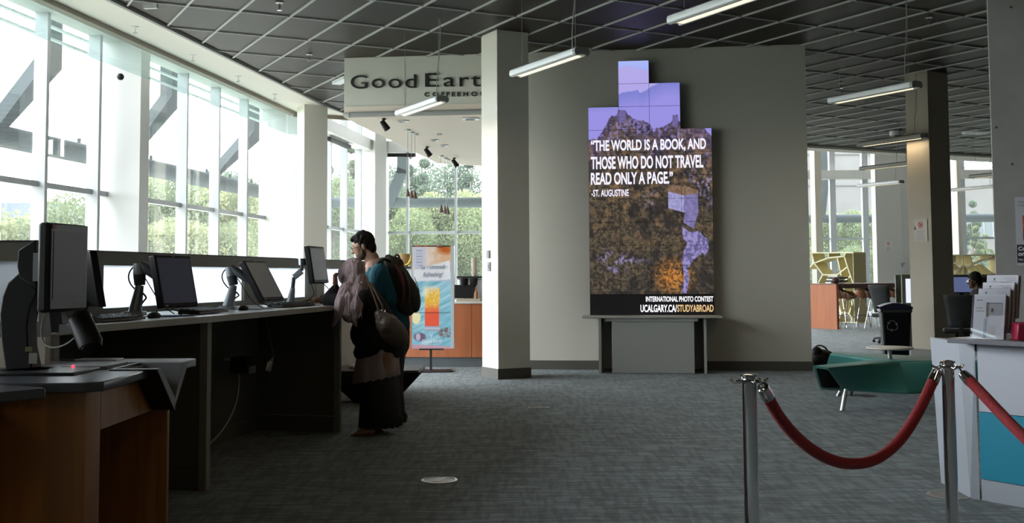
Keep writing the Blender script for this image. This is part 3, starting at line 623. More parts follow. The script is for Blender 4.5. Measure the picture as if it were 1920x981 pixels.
wbox(MB(), 1128, 1321, .03, .06, .02, .70).build('back_panel', POD, pod)
wbox(MB(), 1092, 1357, .02, .64, .728, .752).build('shelf', POD2, pod, bevel=.006)

# ================================================================ COFFEEHOUSE SIGN
SGN = mat('black_sign_letters', (.015, .015, .014), .4)
sg = thing('shop_sign', 'black raised letters reading Good Earth Coffeehouse on the grey bulkhead', 'sign', tuple(onW(780, 165, .03)))
def letters(word, x0, x1, yb0, yb1, hgt_px, bold=.02, depth=.02, tight=1):   # each letter its own part; x range in px along the bulkhead
    a, b = onW(x0, yb0, .012), onW(x1, yb1, .012); full = MB().text(word, (0, 0, 0), (1, 0, 0), (0, 1, 0), H=1, bold=bold)
    xs = [v[0] for v in full.v]; Wt = max(xs)-min(xs); k = (b-a).length/Wt; h = hgt_px/2100*a.y; d = (b-a).normalized(); pos = 0
    # advance by measuring prefixes
    for i, ch in enumerate(word):
        if ch == ' ': continue
        pre = MB().text(word[:i+1], (0, 0, 0), (1, 0, 0), (0, 1, 0), H=1, bold=bold); one = MB().text(ch, (0, 0, 0), (1, 0, 0), (0, 1, 0), H=1, bold=bold)
        cu = D.curves.new('t', 'FONT'); cu.body = word[:i+1]; cu.offset = bold; o1 = D.objects.new('t', cu); COL.objects.link(o1); me = D.meshes.new_from_object(o1.evaluated_get(bpy.context.evaluated_depsgraph_get()))
        xr = max(v.co.x for v in me.vertices); xl0 = min(v.co.x for v in me.vertices); D.meshes.remove(me); cu.body = ch; 
        me = D.meshes.new_from_object(o1.evaluated_get(bpy.context.evaluated_depsgraph_get())); w1 = max(v.co.x for v in me.vertices)-min(v.co.x for v in me.vertices); h1 = max(v.co.y for v in me.vertices); l1 = min(v.co.y for v in me.vertices); D.meshes.remove(me)
        cu.body = word; me = D.meshes.new_from_object(o1.evaluated_get(bpy.context.evaluated_depsgraph_get())); xa = min(v.co.x for v in me.vertices); xb = max(v.co.x for v in me.vertices); D.meshes.remove(me); D.objects.remove(o1); D.curves.remove(cu)
        kk = (b-a).length/(xb-xa); kh = h/.73
        o_ = a+d*((xr-w1-xa)*kk+w1*kk*(1-tight)/2)+Vector((0, 0, l1*kh)); o_.z += (b.z-a.z)*0
        MB().text(ch, o_, d*1.0, (0, 0, 1), W=w1*kk*tight, H=(h1-l1)*kh, depth=depth, bold=bold).build('letter', SGN, sg, recalc=False)
letters('G', 658, 689, 166.5, 166.5, 27, bold=-.002)
letters('ood', 696, 782, 165, 165, 27.5, bold=-.002, tight=.90)
letters('E', 797.5, 823.5, 163, 163, 27.5, bold=-.002)
letters('arth', 830, 932, 162.5, 162, 27.5, bold=-.002, tight=.86)
letters('COFFEEHOUSE', 794, 933, 181, 180, 8.4, bold=.022, depth=.012, tight=.70)
MB().box(tuple(onW(760, 165, .004)), (.004, .002, .80)).build('panel_seam', mat('seam_grey', (.38, .38, .35), .6), sg)

# ---- ceiling pendants
TUBE = mat('lamp_body_white', (.72, .74, .76), .35); LENS = mat('lamp_lens_warm', (.9, .85, .7), .4, emis=((1, .80, .50), 1.15)); TUBED = mat('lamp_body_grey', (.30, .29, .26), .45); CAPM = mat('lamp_end_cap', (.34, .34, .32), .5)
CORD = mat('grey_cord', (.30, .30, .29), .6)
def pendant(px, py, label, body=TUBE, L=1.27, z=3.40, emit=True):
    a = onz(px, py, z); d = -gv; b = a+d*L; c = (a+b)/2
    o = thing('pendant_lamp', label, 'pendant lamp', tuple(c), 0, 'linear pendant lamps under the dark ceiling')
    s = gu; prof = [(-.085, 0), (-.078, .03), (-.05, .048), (.05, .048), (.078, .03), (.085, 0), (.078, -.024), (.06, -.034), (.04, -.034), (.035, -.022), (-.035, -.022), (-.04, -.034), (-.06, -.034), (-.078, -.024)]
    MB().ext(prof, a, s, (0, 0, 1), d*L).build('lamp_body', body, o, smooth=35)
    MB().ext(prof, a, s, (0, 0, 1), -d*.012).build('end_cap', body, o); MB().ext([(p[0]*.98, p[1]*.98) for p in prof], b, s, (0, 0, 1), d*.04).build('end_cap', CAPM, o)
    MB().ext([(-.035, 0), (.035, 0), (.035, .006), (-.035, .006)], a+d*.05+Vector((0, 0, -.030)), s, (0, 0, 1), d*(L-.1)).build('diffuser', LENS, o)
    if emit:
        al = D.lights.new('lamp_light', 'AREA'); al.shape = 'RECTANGLE'; al.size = .07; al.size_y = L-.1; al.energy = 5; al.color = (1, .80, .52); lo_ = D.objects.new('lamp_light', al); COL.objects.link(lo_); lo_.parent = o; lo_.location = (0, 0, -.04); lo_.rotation_euler = (0, 0, math.atan2(d.y, d.x)+math.pi/2)
    MB().tube([a+d*.12+Vector((0, 0, .04)), a+d*.12+Vector((0, 0, H-z))], .0022, 5).build('suspension_wire', CORD, o)
    MB().tube([b-d*.08+Vector((0, 0, .04)), b-d*.08+Vector((0, 0, H-z))], .0022, 5).build('suspension_wire', CORD, o)
    q = b-d*.13; MB().tube(bez(q+Vector((0, 0, .04)), q+Vector((-.02, 0, .35)), q+s*.07+Vector((0, 0, .6)), q+s*.04+Vector((0, 0, H-z)), 12), .006, 6).build('power_cord', CORD, o)
    return o
pendant(969, 139, 'white pendant lamp hanging in front of the big square column and feature wall')
pendant(752, 213, 'white pendant lamp hanging in front of the coffeehouse lettering')
pendant(1267, 39, 'white pendant lamp cut off by the top edge of the photo', L=1.3)
pendant(1562, 190, 'white pendant lamp hanging just right of the feature wall edge')
pendant(1614, 272, 'bronze lit pendant lamp hanging across the square beige column', TUBED)
pendant(1617, 317, 'dark pendant lamp in front of the far window beam', TUBED)
pendant(1612, 349, 'lower white pendant lamp in front of the far windows', TUBE)
pendant(1786, 357, 'thin white pendant lamp between beige column and concrete pillar', TUBE)
pendant(1822, 332, 'dark pendant lamp beside the concrete pillar above the white one', TUBED)
p = onz(641, 151, H-.05); tag(MB().box(p, (.14, .55, .05), R(28)).build('ceiling_lamp', TUBE), 'small white surface lamp end peeping out left of the sign bulkhead', 'ceiling light')
for k, (x, y) in enumerate(((-1.2, 2.2), (2.4, 3.6), (6.2, 4.2), (.8, -2.4), (4.6, -2.0))):  # out-of-frame pendants, added as warm fill for the foreground
    _o = onz
    def onz(px, py, z=0, x=x, y=y, _o=_o): return Vector((px, py, z))
    pendant(x, y, 'unseen pendant lamp added overhead for fill light, %s' % ('far left', 'middle', 'right', 'rear left', 'rear right')[k])
    onz = _o
# ---- sprinklers, smoke heads, camera dome, air vents on the ceiling
SPK = mat('sprinkler_white', (.62, .62, .6), .4)
def sprinkler(px, py, z, label, s=1):
    p = onz(px, py, z); o = thing('sprinkler_head', label, 'sprinkler', tuple(p), 0, 'sprinkler heads')
    MB().lathe([(0, 0), (.035*s, 0), (.035*s, -.006), (0, -.008)], p, 10).build('escutcheon', SPK, o)
    MB().tube([p, p+Vector((0, 0, -.06*s))], .008*s, 6).lathe([(0, -.06*s), (.022*s, -.06*s), (.022*s, -.065*s), (0, -.065*s)], p, 8).build('nozzle', CHROME, o)
for px, py, lb in ((254, 50, 'first'), (362, 103, 'second'), (447, 143, 'third'), (515, 177, 'fourth')):
    sprinkler(px, py, H-.01, 'sprinkler head on the white soffit, %s from the left' % lb, 1.3)
sprinkler(524, 5, H, 'sprinkler head on a dark ceiling tile near the top edge, left part', 1.4); sprinkler(580, 102, H, 'sprinkler head on the dark ceiling left of the sign bulkhead', 1.4)
sprinkler(1742, 33, H, 'sprinkler head on the dark ceiling left of the concrete pillar', 1.3); sprinkler(1577, 156, H, 'sprinkler head on the dark ceiling above the pendant lamp right of the feature wall', 1.3)
p = onz(1680, 246, H); dm = thing('security_camera', 'white dome camera hanging from the dark ceiling', 'camera', tuple(p))
MB().lathe([(0, 0), (.14, 0), (.14, -.06), (.13, -.10), (0, -.10)], p, 20).build('housing', WHITE, dm, smooth=40); MB().sph(p+Vector((0, 0, -.10)), (.12, .12, .13), 16).build('dome', mat('smoked_dome', (.10, .10, .10), .1), dm, smooth=180)
p = onz(1830, 247, H); tag(MB().lathe([(0, -.002), (.30, -.002), (.30, -.03), (.24, -.05), (.22, -.03), (.12, -.05), (0, -.03)], p, 24).build('ceiling_speaker', SPK, smooth=30), 'round white ceiling diffuser between column and concrete pillar', 'vent')
p = onz(283, 12, H-.06); tag(MB().box(p, (.05, .16, .05), R(83)).build('edge_spotlight', WHITE), 'small white fixture on the grid edge near the top left', 'spotlight')

# ================================================================ COFFEEHOUSE
cz = 3.56
def cone_lamp(px, pyc, cy_top, label, Y=None):
    top = onz(px+1, pyc, cz); z = aty(px, cy_top, top.y).z
    o = thing('pendant_lamp', label, 'pendant lamp', (top.x, top.y, z-.12), 0, 'small cone pendants in the coffeehouse')
    MB().lathe([(0, 0), (.05, 0), (.05, -.03), (0, -.03)], top, 12).build('ceiling_rose', SATIN, o)
    MB().tube([top, (top.x, top.y, z)], .004, 5).build('wire', CORD, o)
    k = top.y/17.3; MB().lathe([(.006, 0), (.014, -.01), (.045*k, -.12*k), (.040*k, -.12*k), (.012, -.02)], (top.x, top.y, z), 14).build('cone_shade', mat('brown_cone_shade', (.16, .11, .09), .4), o, smooth=40)
for i, (px, pc, ct) in enumerate(((763.5, 243, 354), (770.5, 247.5, 357), (777, 251, 358))): cone_lamp(px, pc, ct, '%s of the three cone lamps in the nearer cluster' % ('leftmost', 'middle one', 'rightmost')[i])
for i, (px, pc, ct) in enumerate(((826, 292, 384), (833, 296, 386), (838, 298.5, 387))): cone_lamp(px, pc, ct, '%s of the three cone lamps in the farther cluster' % ('leftmost', 'middle one', 'rightmost')[i])
def spot(px, py, label):
    p = onz(px, py-9, cz); o = thing('spotlight', label, 'spotlight', tuple(p), 0, 'black spotlights under the canopy')
    MB().lathe([(0, 0), (.03, 0), (.03, -.02), (0, -.02)], p, 10).tube([p, p+Vector((.0, 0, -.09))], .012, 6).build('stem', BLACK, o)
    q = p+Vector((0, 0, -.09)); MB().tube([q+Vector((-.03, -.02, .05)), q+Vector((.05, .03, -.07))], [.035, .05], 12).build('lamp_can', BLACK, o, smooth=40)
spot(720, 231, 'black spotlight under the canopy nearest the sign'); spot(801, 284, 'middle black spotlight under the canopy'); spot(852, 305, 'farthest black spotlight at the canopy edge')
for px, py, r_, m_, lb in ((883, 222, .13, CHAN, 'dark recessed ring light under the canopy beside the column'), (756, 226, .09, LENS, 'lit recessed downlight under the canopy behind the pendant lamp'), (824, 251, .05, SPK, 'small smoke detector under the canopy'), (815, 262, .08, SPK, 'small recessed downlight in mid canopy'), (832, 272, .08, SPK, 'small recessed downlight farther back in the canopy')):
    p = onz(px, py, cz); o = thing('downlight', lb, 'ceiling light', tuple(p)); MB().lathe([(r_*.6, -.004), (r_*.7, -.02), (r_, -.015), (r_, 0)], p, 20).build('trim_ring', SATIN, o); MB().lathe([(0, -.006), (r_*.68, -.006)], p, 16).build('lens', m_, o)
# counter
ct0 = aty(640, 688, 16.25); ct0.z = 0; cd_ = wd; ctn = wn
ct = thing('serving_counter', 'orange wood coffee counter with a dark plinth and pale top', 'counter', tuple(ct0+cd_*1.3))
def cbox(u0, u1, o0, o1, z0, z1): P = [ct0+cd_*u0+ctn*o0, ct0+cd_*u1+ctn*o0, ct0+cd_*u1+ctn*o1, ct0+cd_*u0+ctn*o1]; return MB().prism([p[:2] for p in P], z0, z1)
for k in range(3): cbox(k*.95+.003, (k+1)*.95-.003, -.6, 0, .14, .90).build('front_panel', WOODO, ct)
cbox(0, 2.85, -.6, -.03, 0, .14).build('plinth', mat('dark_plinth', (.07, .08, .085), .6), ct); cbox(-.02, 2.87, -.7, .03, .90, .93).build('counter_top', mat('pale_counter_top', (.62, .62, .60), .3), ct, bevel=.004)
# pastry case left with things on it
def cp(px, o=-.3, z=.93): q = onpl(px, 560, ct0+ctn*o, ct0+cd_+ctn*o); return Vector((q.x, q.y, z))
def zat(py, Y): return aty(800, py, Y).z
c0, c1_ = cp(722), cp(776); zc = zat(500, 16.4)
cs = thing('pastry_case', 'pale glass pastry case on the counter left of the banner', 'display case', tuple((c0+c1_)/2))
MB().prism([(c0+ctn*.2)[:2], (c1_+ctn*.2)[:2], (c1_-ctn*.2)[:2], (c0-ctn*.2)[:2]], .93, zc-.03).build('case', mat('case_white', (.6, .63, .65), .25), cs, bevel=.004)
MB().prism([(c0+ctn*.23)[:2], (c1_+ctn*.23)[:2], (c1_-ctn*.23)[:2], (c0-ctn*.23)[:2]], zc-.03, zc).build('lid', DKG, cs)
q = cp(741, -.3, zc); j = thing('jar', 'round white jar with a red lid on top of the pastry case', 'jar', tuple(q)); MB().lathe([(0, 0), (.04, 0), (.055, .05), (.045, .10), (0, .11)], q, 16).build('body', WHITE, j, smooth=60); MB().lathe([(.046, .08), (.046, .12), (.03, .14), (0, .14)], q, 16).build('lid', mat('dull_red', (.35, .08, .07), .5), j, smooth=60)
q = cp(756, -.32, zc); MBb = MB().lathe([(0, 0), (.075, 0), (.10, .18), (.095, .19), (.07, .02), (0, .02)], q, 16); tag(MBb.build('basket', mat('light_wicker', (.42, .27, .12), .7, bump=(60, .6)), smooth=50), 'light wicker basket on the pastry case', 'basket')
q = cp(766, -.24, zc); tag(MB().tube([q+Vector((-.05, 0, .02)), q+Vector((0, 0, .04)), q+Vector((.035, 0, .10)), q+Vector((.04, 0, .17))], [.012, .022, .022, .008], 10).build('banana', mat('banana_yellow', (.62, .42, .05), .5), smooth=80), 'yellow banana leaning by the basket on the pastry case', 'banana')
# espresso things right
q = cp(884, -.45); m_ = thing('coffee_grinder', 'steel coffee machine with dark hoppers on the counter beside the column', 'coffee machine', tuple(q))
MB().box(q+Vector((0, 0, .16)), (.36, .3, .32), R(-7)).build('body', SATIN, m_, bevel=.02); MB().box(q+Vector((0, 0, .345)), (.38, .32, .03), R(-7)).build('cup_rail', DKG, m_)
for k in (-.1, .04): MB().lathe([(.02, .2), (.05, .24), (.06, .33), (.05, .335), (0, .335)], q+Vector((k, -.17, 0)), 14).build('hopper', BLACK, m_, smooth=50)
q = cp(889, -.4, 1.29); 
for k in range(6): tag(MB().lathe([(0, 0), (.03, 0), (.042, .05), (.046, .052), (.046, .058)], q+Vector((0.0, .0, .042*k)), 14).build('paper_cup', mat('cup_cream', (.55, .48, .40), .6), smooth=40), ('lowest', 'second lowest', 'third lowest', 'fourth lowest', 'second highest', 'topmost')[k]+' paper cup of the stack on the coffee machine', 'cup', 'stacked paper cups')
q = cp(875, -.25, 1.33); 
q = cp(872, -.2); tg = thing('ticket_rail', 'slanted dark till screen on the coffee counter', 'till', tuple(q)); MB().box(q+Vector((-.02, 0, .14)), (.28, .02, .22), R(-7), Matrix.Rotation(R(-35), 3, 'X')).build('screen', BLACK, tg); MB().tube([q, q+Vector((0, .02, .12))], .015, 8).build('stem', DKG, tg)
q = cp(893, -.12); tag(MB().lathe([(0, 0), (.03, 0), (.03, .12), (.012, .15), (.012, .19), (0, .19)], q, 12).build('syrup_bottle', mat('amber_glass', (.30, .12, .03), .2), smooth=40), 'amber syrup bottle beside the papers on the coffee counter', 'bottle')
q = cp(880, -.08); tag(MB().box(q+Vector((0, 0, .02)), (.34, .2, .04), R(-5)).build('paper_stack', mat('kraft_paper', (.50, .42, .32), .8)), 'stack of brown papers on the coffee counter', 'papers')
q = cp(866, -.1); tag(MB().box(q+Vector((0, 0, .012)), (.18, .16, .024), R(10)).build('napkin_stack', WHITE), 'small white napkin stack on the coffee counter', 'napkins')

# ================================================================ BANNER
BY = 15.32; br = R(9)
bs = thing('banner_stand', 'tall printed banner with an iced drink on a thin dark post', 'banner', tuple(onz(808, 697)))
pB = lambda x, y: aty(x, y, BY)
MB().bar(aty(808, 697, BY+.02)+Vector((0, 0, .0)), aty(808, 650, BY+.02), .04, .03).build('post', DKG, bs)
q = onz(808, 697); MB().box(q+Vector((.05, 0, .01)), (.48, .36, .018), R(5)).build('foot_plate', DKG, bs, bevel=.004)
tb = MB(); tb.box((aty(812, 557, BY+.05).x, BY+.05, aty(812, 557, BY).z), (.585, .07, 1.40)); tb.build('frame', SATIN, bs)
MB().bar(aty(786, 655, BY-.005), aty(832, 655, BY-.005), .05, .02).build('clip', DKG, bs)
def pic_banner(x, y):
    n = fbm(x/6, y/6, 4, 3); n2 = fbm(x/3+y/12, y/3, 3, 9); wood = mixc(C3('#6fb0c4'), C3('#b4d4e0'), np.clip((fbm((x*.5+y)/5, (y-x*.5)/40, 3, 8)-.3)*2, 0, 1))
    c = wood
    top = mixc(C3('#e6d6cc'), C3('#d9a070'), np.clip((x-800)/50+(n-.5), 0, 1)); c = np.where((y < 528)[..., None], mixc(top, C3('#b9c4dc'), np.clip((y-500)/28, 0, 1)), c)
    c = mixc(c, C3('#c05a10'), np.clip(1.3-np.hypot((x-836)/16, (y-468)/9), 0, 1)); c = mixc(c, C3('#702808'), np.clip(1.1-np.hypot((x-826)/9, (y-463)/3), 0, 1))
    c = np.where((y < 463)[..., None], mixc(C3('#222222'), C3('#c04a20'), np.clip((n-.35)*4, 0, 1)), c)
    c = np.where(inpoly(x, y, [(776, 507), (843, 488), (845, 524), (776, 528)])[..., None], C3('#e4e4ea'), c)
    c = np.where(inpoly(x, y, [(774, 463), (798, 464), (797, 504), (775, 504)])[..., None], C3('#c9cbdc'), c)
    for k in range(6): c = np.where(((np.abs(y-(470+k*5.5)) < .7) & (x > 780) & (x < 792))[..., None], C3('#9a9cb0'), c)
    # glass of iced lemonade
    gx = 810; wdt = 14-(y-545)*.01; ing = (np.abs(x-gx) < wdt) & (y > 541) & (y < 612)
    dr = mixc(C3('#f0b83c'), C3('#ef5a3c'), np.clip((y-568)/18, 0, 1)); dr = mixc(dr, C3('#f8e2a0'), np.clip((n2-.55)*5, 0, 1)*np.clip((590-y)/30, 0, 1))
    c = np.where(ing[..., None], dr, c); c = mixc(c, C3('#e8dccb'), np.clip(1.4-np.hypot((x-810)/14, (y-541)/5), 0, 1)*.8); c = mixc(c, C3('#f2eee0'), np.clip(1.3-np.hypot((x-798)/7, (y-548)/12), 0, 1)*.8)
    c = np.where(((np.abs(x-gx) < 14) & (y >= 612) & (y < 621))[..., None], mixc(C3('#c8ccd8'), C3('#8a8fa0'), np.clip(np.abs(y-616)/5, 0, 1)), c)
    c = mixc(c, C3('#efe4b4'), np.clip((1-np.hypot((x-780)/10, (y-596)/14))*4, 0, 1)); c = mixc(c, C3('#705a70'), np.clip((1-np.hypot((x-787)/13, (y-632)/9))*4, 0, 1)); c = mixc(c, C3('#c0b4cc'), np.clip((1-np.hypot((x-784)/5, (y-632)/8))*4, 0, 1))
    c = mixc(c, C3('#7c5a58'), np.clip((1.2-np.hypot((x-836)/14, (y-624)/9))*3, 0, 1)*np.clip((n2-.35)*4, 0, 1)); c = np.where((y > 646+.05*(x-773))[..., None], C3('#c99cae'), c)
    return np.where(((y > 586) & (y < 588))[..., None], c*.7, c)
PR = picmat('printed_banner', .5, base=True)
picture('banner_print', PR, lambda x, y: aty(x, y, BY-.002), pic_banner, 79, 194, (773, 460.5, 846, 654), bs)
MB().box((aty(848.5, 557, BY+.02).x, BY+.02, aty(812, 557, BY).z), (.045, .12, 1.39)).build('side_return', mat('banner_side', (.45, .5, .53), .5), bs)
def btext(s, x0, x1, yt, yb, m_, sh=.25):
    a = aty(x0, yb, BY-.006); w_ = aty(x1, yb, BY-.006).x-a.x; h = aty(x0, yt, BY-.006).z-a.z
    t = MB().text(s, a, (1, 0, .04), (0, 0, 1), W=w_, H=h, depth=.001); t.v = [(v[0]+(v[2]-a.z)*sh, v[1], v[2]) for v in t.v]; t.build('lettering', m_, bs, recalc=False)
INK = mat('blue_grey_ink', (.20, .24, .34), .6); WI = mat('white_ink', (.85, .85, .88), .5)
btext('- Tea + Lemonade -', 782, 838, 498, 506, INK); btext('Refreshing!', 792, 828, 511, 523, INK); btext('Good Earth', 791, 829, 637, 644, WI, 0); btext('C O F F E E H O U S E', 802, 829, 645.5, 647, WI, 0)
btext('Y', 806, 812, 627, 634, WI, 0)
# small things fixed on the big column
u_, v_ = gu, gv; cc1 = onz(934.5, 712); LFn = -u_
def onc1(x, y): return onpl(x, y, cc1, cc1+v_)
p = onc1(917, 477); tag(MB().box(p-u_*.012, (.024, .075, .10), YAW).build('thermostat', GREYP, bevel=.004), 'small grey thermostat on the pale side of the big column', 'thermostat')
p = onc1(918, 500); tag(MB().box(p-u_*.008, (.016, .07, .115), YAW).box(p-u_*.018, (.008, .02, .05), YAW).build('light_switch', GREYP, bevel=.002), 'grey switch plate below the thermostat on the big column', 'switch')
# round black fixture on the wide pier
p = onS(226, 144, .63); tag(MB().sph(p, (.05, .05, .05), 12).build('wall_buzzer', BLACK, smooth=180), 'small round black knob high on the wide white pier', 'knob')
# ================================================================ LOUNGE BENCH
TEAL = mat('teal_upholstery', (.050, .24, .21), .42, bump=(180, .08)); SOFB = mat('black_lining', (.006, .006, .006), .8)
sf = thing('lounge_bench', 'teal upholstered three-armed bench with hollow ends and slanted steel legs', 'bench', tuple(onz(1690, 740)))
zt, zb_ = .45, .18
def lerp(a, b, t): return a*(1-t)+b*t
def rrect(Q, k=5, f=.14):      # rounded quad ring from 4 corners
    out = []
    for i in range(4):
        p, a, b = Q[i], Q[i-1], Q[(i+1) % 4]; e0 = p+(a-p)*f; e1 = p+(b-p)*f
        for j in range(k+1): t = j/k; out.append(e0*(1-t)**2+p*2*t*(1-t)+e1*t*t)
    return out
def bench_arm(E, J, hollow=True):     # E, J: NT, FT, FB, NB corners at the free end and at the hub
    er = rrect(E); jr = rrect(J); n = len(er); m_ = 6; t = MB(); vs = []
    for i in range(m_+1): vs += [lerp(er[k], jr[k], i/m_) for k in range(n)]
    fs = [(i*n+k, i*n+(k+1) % n, (i+1)*n+(k+1) % n, (i+1)*n+k) for i in range(m_) for k in range(n)]
    c = sum(E, Vector())/4; ax = (sum(J, Vector())/4-c).normalized()
    inn = [c+(p-c)*.80+ax*.004 for p in er]; o = len(vs); vs += inn; fs += [(k, (k+1) % n, o+(k+1) % n, o+k) for k in range(n)]
    t.add(vs, fs); arm = t.build('arm', TEAL, sf, smooth=50)
    d = [c+(p-c)*.86+ax*.16 for p in inn]; t = MB(); t.add(inn+d, [(k, (k+1) % n, n+(k+1) % n, n+k) for k in range(n)]+[tuple(range(n, 2*n))]); t.build('hollow_lining', SOFB, arm)
NTj, NBj = onz(1686, 677.5, zt), onz(1704, 741, zb_)
FTj, FBj = Vector((4.02, 11.55, zt)), Vector((3.95, 11.2, zb_))
bench_arm([onz(1553, 690, zt), onz(1524, 685, zt), onz(1538, 731, zb_), onz(1583, 733, zb_)], [NTj, Vector((3.80, 11.35, zt)), Vector((3.9, 11.1, zb_)), NBj])
R0 = onz(1810, 677, zt); R1 = onz(1810, 735.5, zb_); dR = (R0-NTj).normalized(); E2n, E2b = NTj+dR*1.75, NBj+(R1-NBj).normalized()*1.75
bench_arm([E2n+Vector((0, .75, 0)), E2n, E2b, E2b+Vector((0, .65, 0))], [Vector((3.9, 11.6, zt)), NTj, NBj, Vector((3.9, 11.1, zb_))])
bench_arm([onz(1556, 664, zt), onz(1565, 659, zt), onz(1572, 674, zb_)+Vector((.1, .35, 0)), onz(1562, 705, zb_)+Vector((0, .35, 0))], [Vector((3.72, 10.95, zt)), Vector((4.3, 11.62, zt)), Vector((4.2, 11.3, zb_)), Vector((3.8, 10.9, zb_))])
_h = hull_ccw([tuple(p[:2]) for p in (NTj, Vector((3.80, 11.35)), Vector((3.9, 11.6)), Vector((3.72, 10.95)), Vector((4.3, 11.62)), Vector((4.6, 11.55)), Vector((4.6, 11.05)))])
MB().prism(_h, zb_+.01, zt+.001).build('hub', TEAL, sf, bevel=.01)
for k, (a, b) in enumerate(((aty(1586, 730, 10.75), onz(1579, 771)), (aty(1597, 728, 11.9), onz(1594, 742)), (Vector((5.1, 10.9, .25)), Vector((5.2, 10.75, 0))), (Vector((5.1, 11.4, .25)), Vector((5.2, 11.5, 0))), (Vector((3.55, 11.9, .25)), Vector((3.45, 12.0, 0))))):
    MB().tube([a, b], .022, 12).build('leg', SATIN, sf, smooth=60)
rt = onz(1668, 652.5, .555)
tt = thing('side_table', 'small round white table on a steel post rising from the teal bench', 'table', (rt.x, rt.y, .45))
MB().lathe([(0, 0), (.215, 0), (.228, .008), (.228, .018), (.22, .022), (0, .022)], rt+Vector((0, 0, -.012)), 40).build('table_top', mat('white_laminate', (.72, .68, .62), .3), tt, smooth=35)
MB().tube([(rt.x, rt.y, .44), (rt.x, rt.y, .545)], .021, 14).build('post', SATIN, tt, smooth=60)
# black bag on the floor behind the wall end
p = onz(1538, 690); bgx = thing('bag', 'black bag slumped on the floor at the right end of the feature wall', 'bag', (p.x+.06, p.y+.1, 0))
MB().sph(p+Vector((.06, .1, .12)), (.20, .16, .13), 14).sph(p+Vector((-.02, .1, .20)), (.09, .12, .09), 12).build('body', BLACK, bgx, smooth=180); MB().tube(bez(p+Vector((-.05, .1, .26)), p+Vector((0, .1, .34)), p+Vector((.1, .1, .30)), p+Vector((.14, .1, .22)), 8), .012, 6).build('handle', BLACK, bgx)
# floor outlet covers
def grate(px, py, label, r_=.116):
    p = onz(px, py); o = thing('floor_outlet', label, 'floor cover', tuple(p), 0, 'round floor covers')
    M_ = mat('satin_floor_plate', (.36, .34, .32), .38, .85)
    MB().lathe([(r_, 0), (r_, .004), (r_*.86, .006), (r_*.84, .003)], p, 32).build('rim', M_, o); MB().lathe([(0, .003), (r_*.85, .003)], p, 24).build('plate', mat('floor_plate_dark', (.17, .165, .16), .5, .4, noise=(90, (.3, .29, .28), .9)), o)
    for k in range(-2, 3): MB().box(p+Vector((k*.012, 0, .0045)), (.005, r_*1.3, .003), R(-12)).build('rib', M_, o)
grate(824, 901, 'round ribbed metal floor cover in the foreground carpet'); grate(1010, 765, 'round metal floor cover before the feature wall, left of the podium', .11)
grate(1781, 929, 'round metal floor cover behind the right stanchion at the reception desk', .13); grate(1548, 662, 'thin metal floor cover just behind the far bench arm', .13); grate(1620, 742, 'metal floor cover under the front of the teal bench', .12)

# ================================================================ BIN
bp = Vector((5.755, 16.95, 0)); BINM = mat('black_bin_plastic', (.004, .0045, .008), .6, spec=.2); LIDM = mat('navy_bin_lid', (.010, .014, .040), .5, spec=.3); br_ = R(-12)
bn = thing('recycling_bin', 'black recycling bin with a navy lid and recycling symbol beside the beige column', 'bin', tuple(bp), br_)
t = MB(); lv_ = [(.17, 0), (.215, .78)]
vs = []
for s, z in lv_:
    k = s
    vs += [(-k, -k, z), (k, -k, z), (k, k, z), (-k, k, z)]
t.add(vs, [(0, 1, 5, 4), (1, 2, 6, 5), (2, 3, 7, 6), (3, 0, 4, 7), (3, 2, 1, 0), (4, 5, 6, 7)]).build('body', BINM, bn, world=False, bevel=.03)
MB().box((0, 0, .74), (.455, .455, .05)).build('rim_band', mat('bin_band', (.035, .036, .04), .5), bn, world=False, bevel=.012)
t = MB()
for k in range(8): a = -.235+.47*k/8; b = a+.47/8; za, zb2 = .80+.06*math.sin(math.pi*(a+.235)/.47), .80+.06*math.sin(math.pi*(b+.235)/.47); t.add([(a, -.24, .765), (b, -.24, .765), (b, .24, .765), (a, .24, .765), (a, -.24, za), (b, -.24, zb2), (b, .24, zb2), (a, .24, za)], [(0, 1, 5, 4), (4, 5, 6, 7), (2, 3, 7, 6), (0, 3, 2, 1)])
t.build('lid', LIDM, bn, world=False, smooth=50)
SYM = mat('grey_recycling_ink', (.30, .31, .33), .6)
tm = MB()
for k in range(3):      # three bent arrows
    a0 = R(90+120*k); pts = []
    for s, r_ in ((-50, .058), (-28, .074), (0, .080), (28, .074), (44, .064)): a = a0-R(s); pts.append((-.06+r_*math.cos(a), -.203-(.50+r_*math.sin(a))*.0, .52+r_*math.sin(a)))
    for q in range(4): tm.bar(pts[q], pts[q+1], .006, .018, up=(0, 1, 0))
    a = a0-R(58); c_ = (-.06+.066*math.cos(a), -.203, .52+.066*math.sin(a)); d_ = Vector((math.sin(a), 0, -math.cos(a))); nn_ = Vector((math.cos(a), 0, math.sin(a))); c_ = Vector(c_)
    tm.ext([(0, .022), (.026, 0), (0, -.022)], c_, d_, nn_, (0, .004, 0))
tm.build('recycling_symbol', SYM, bn, world=False)

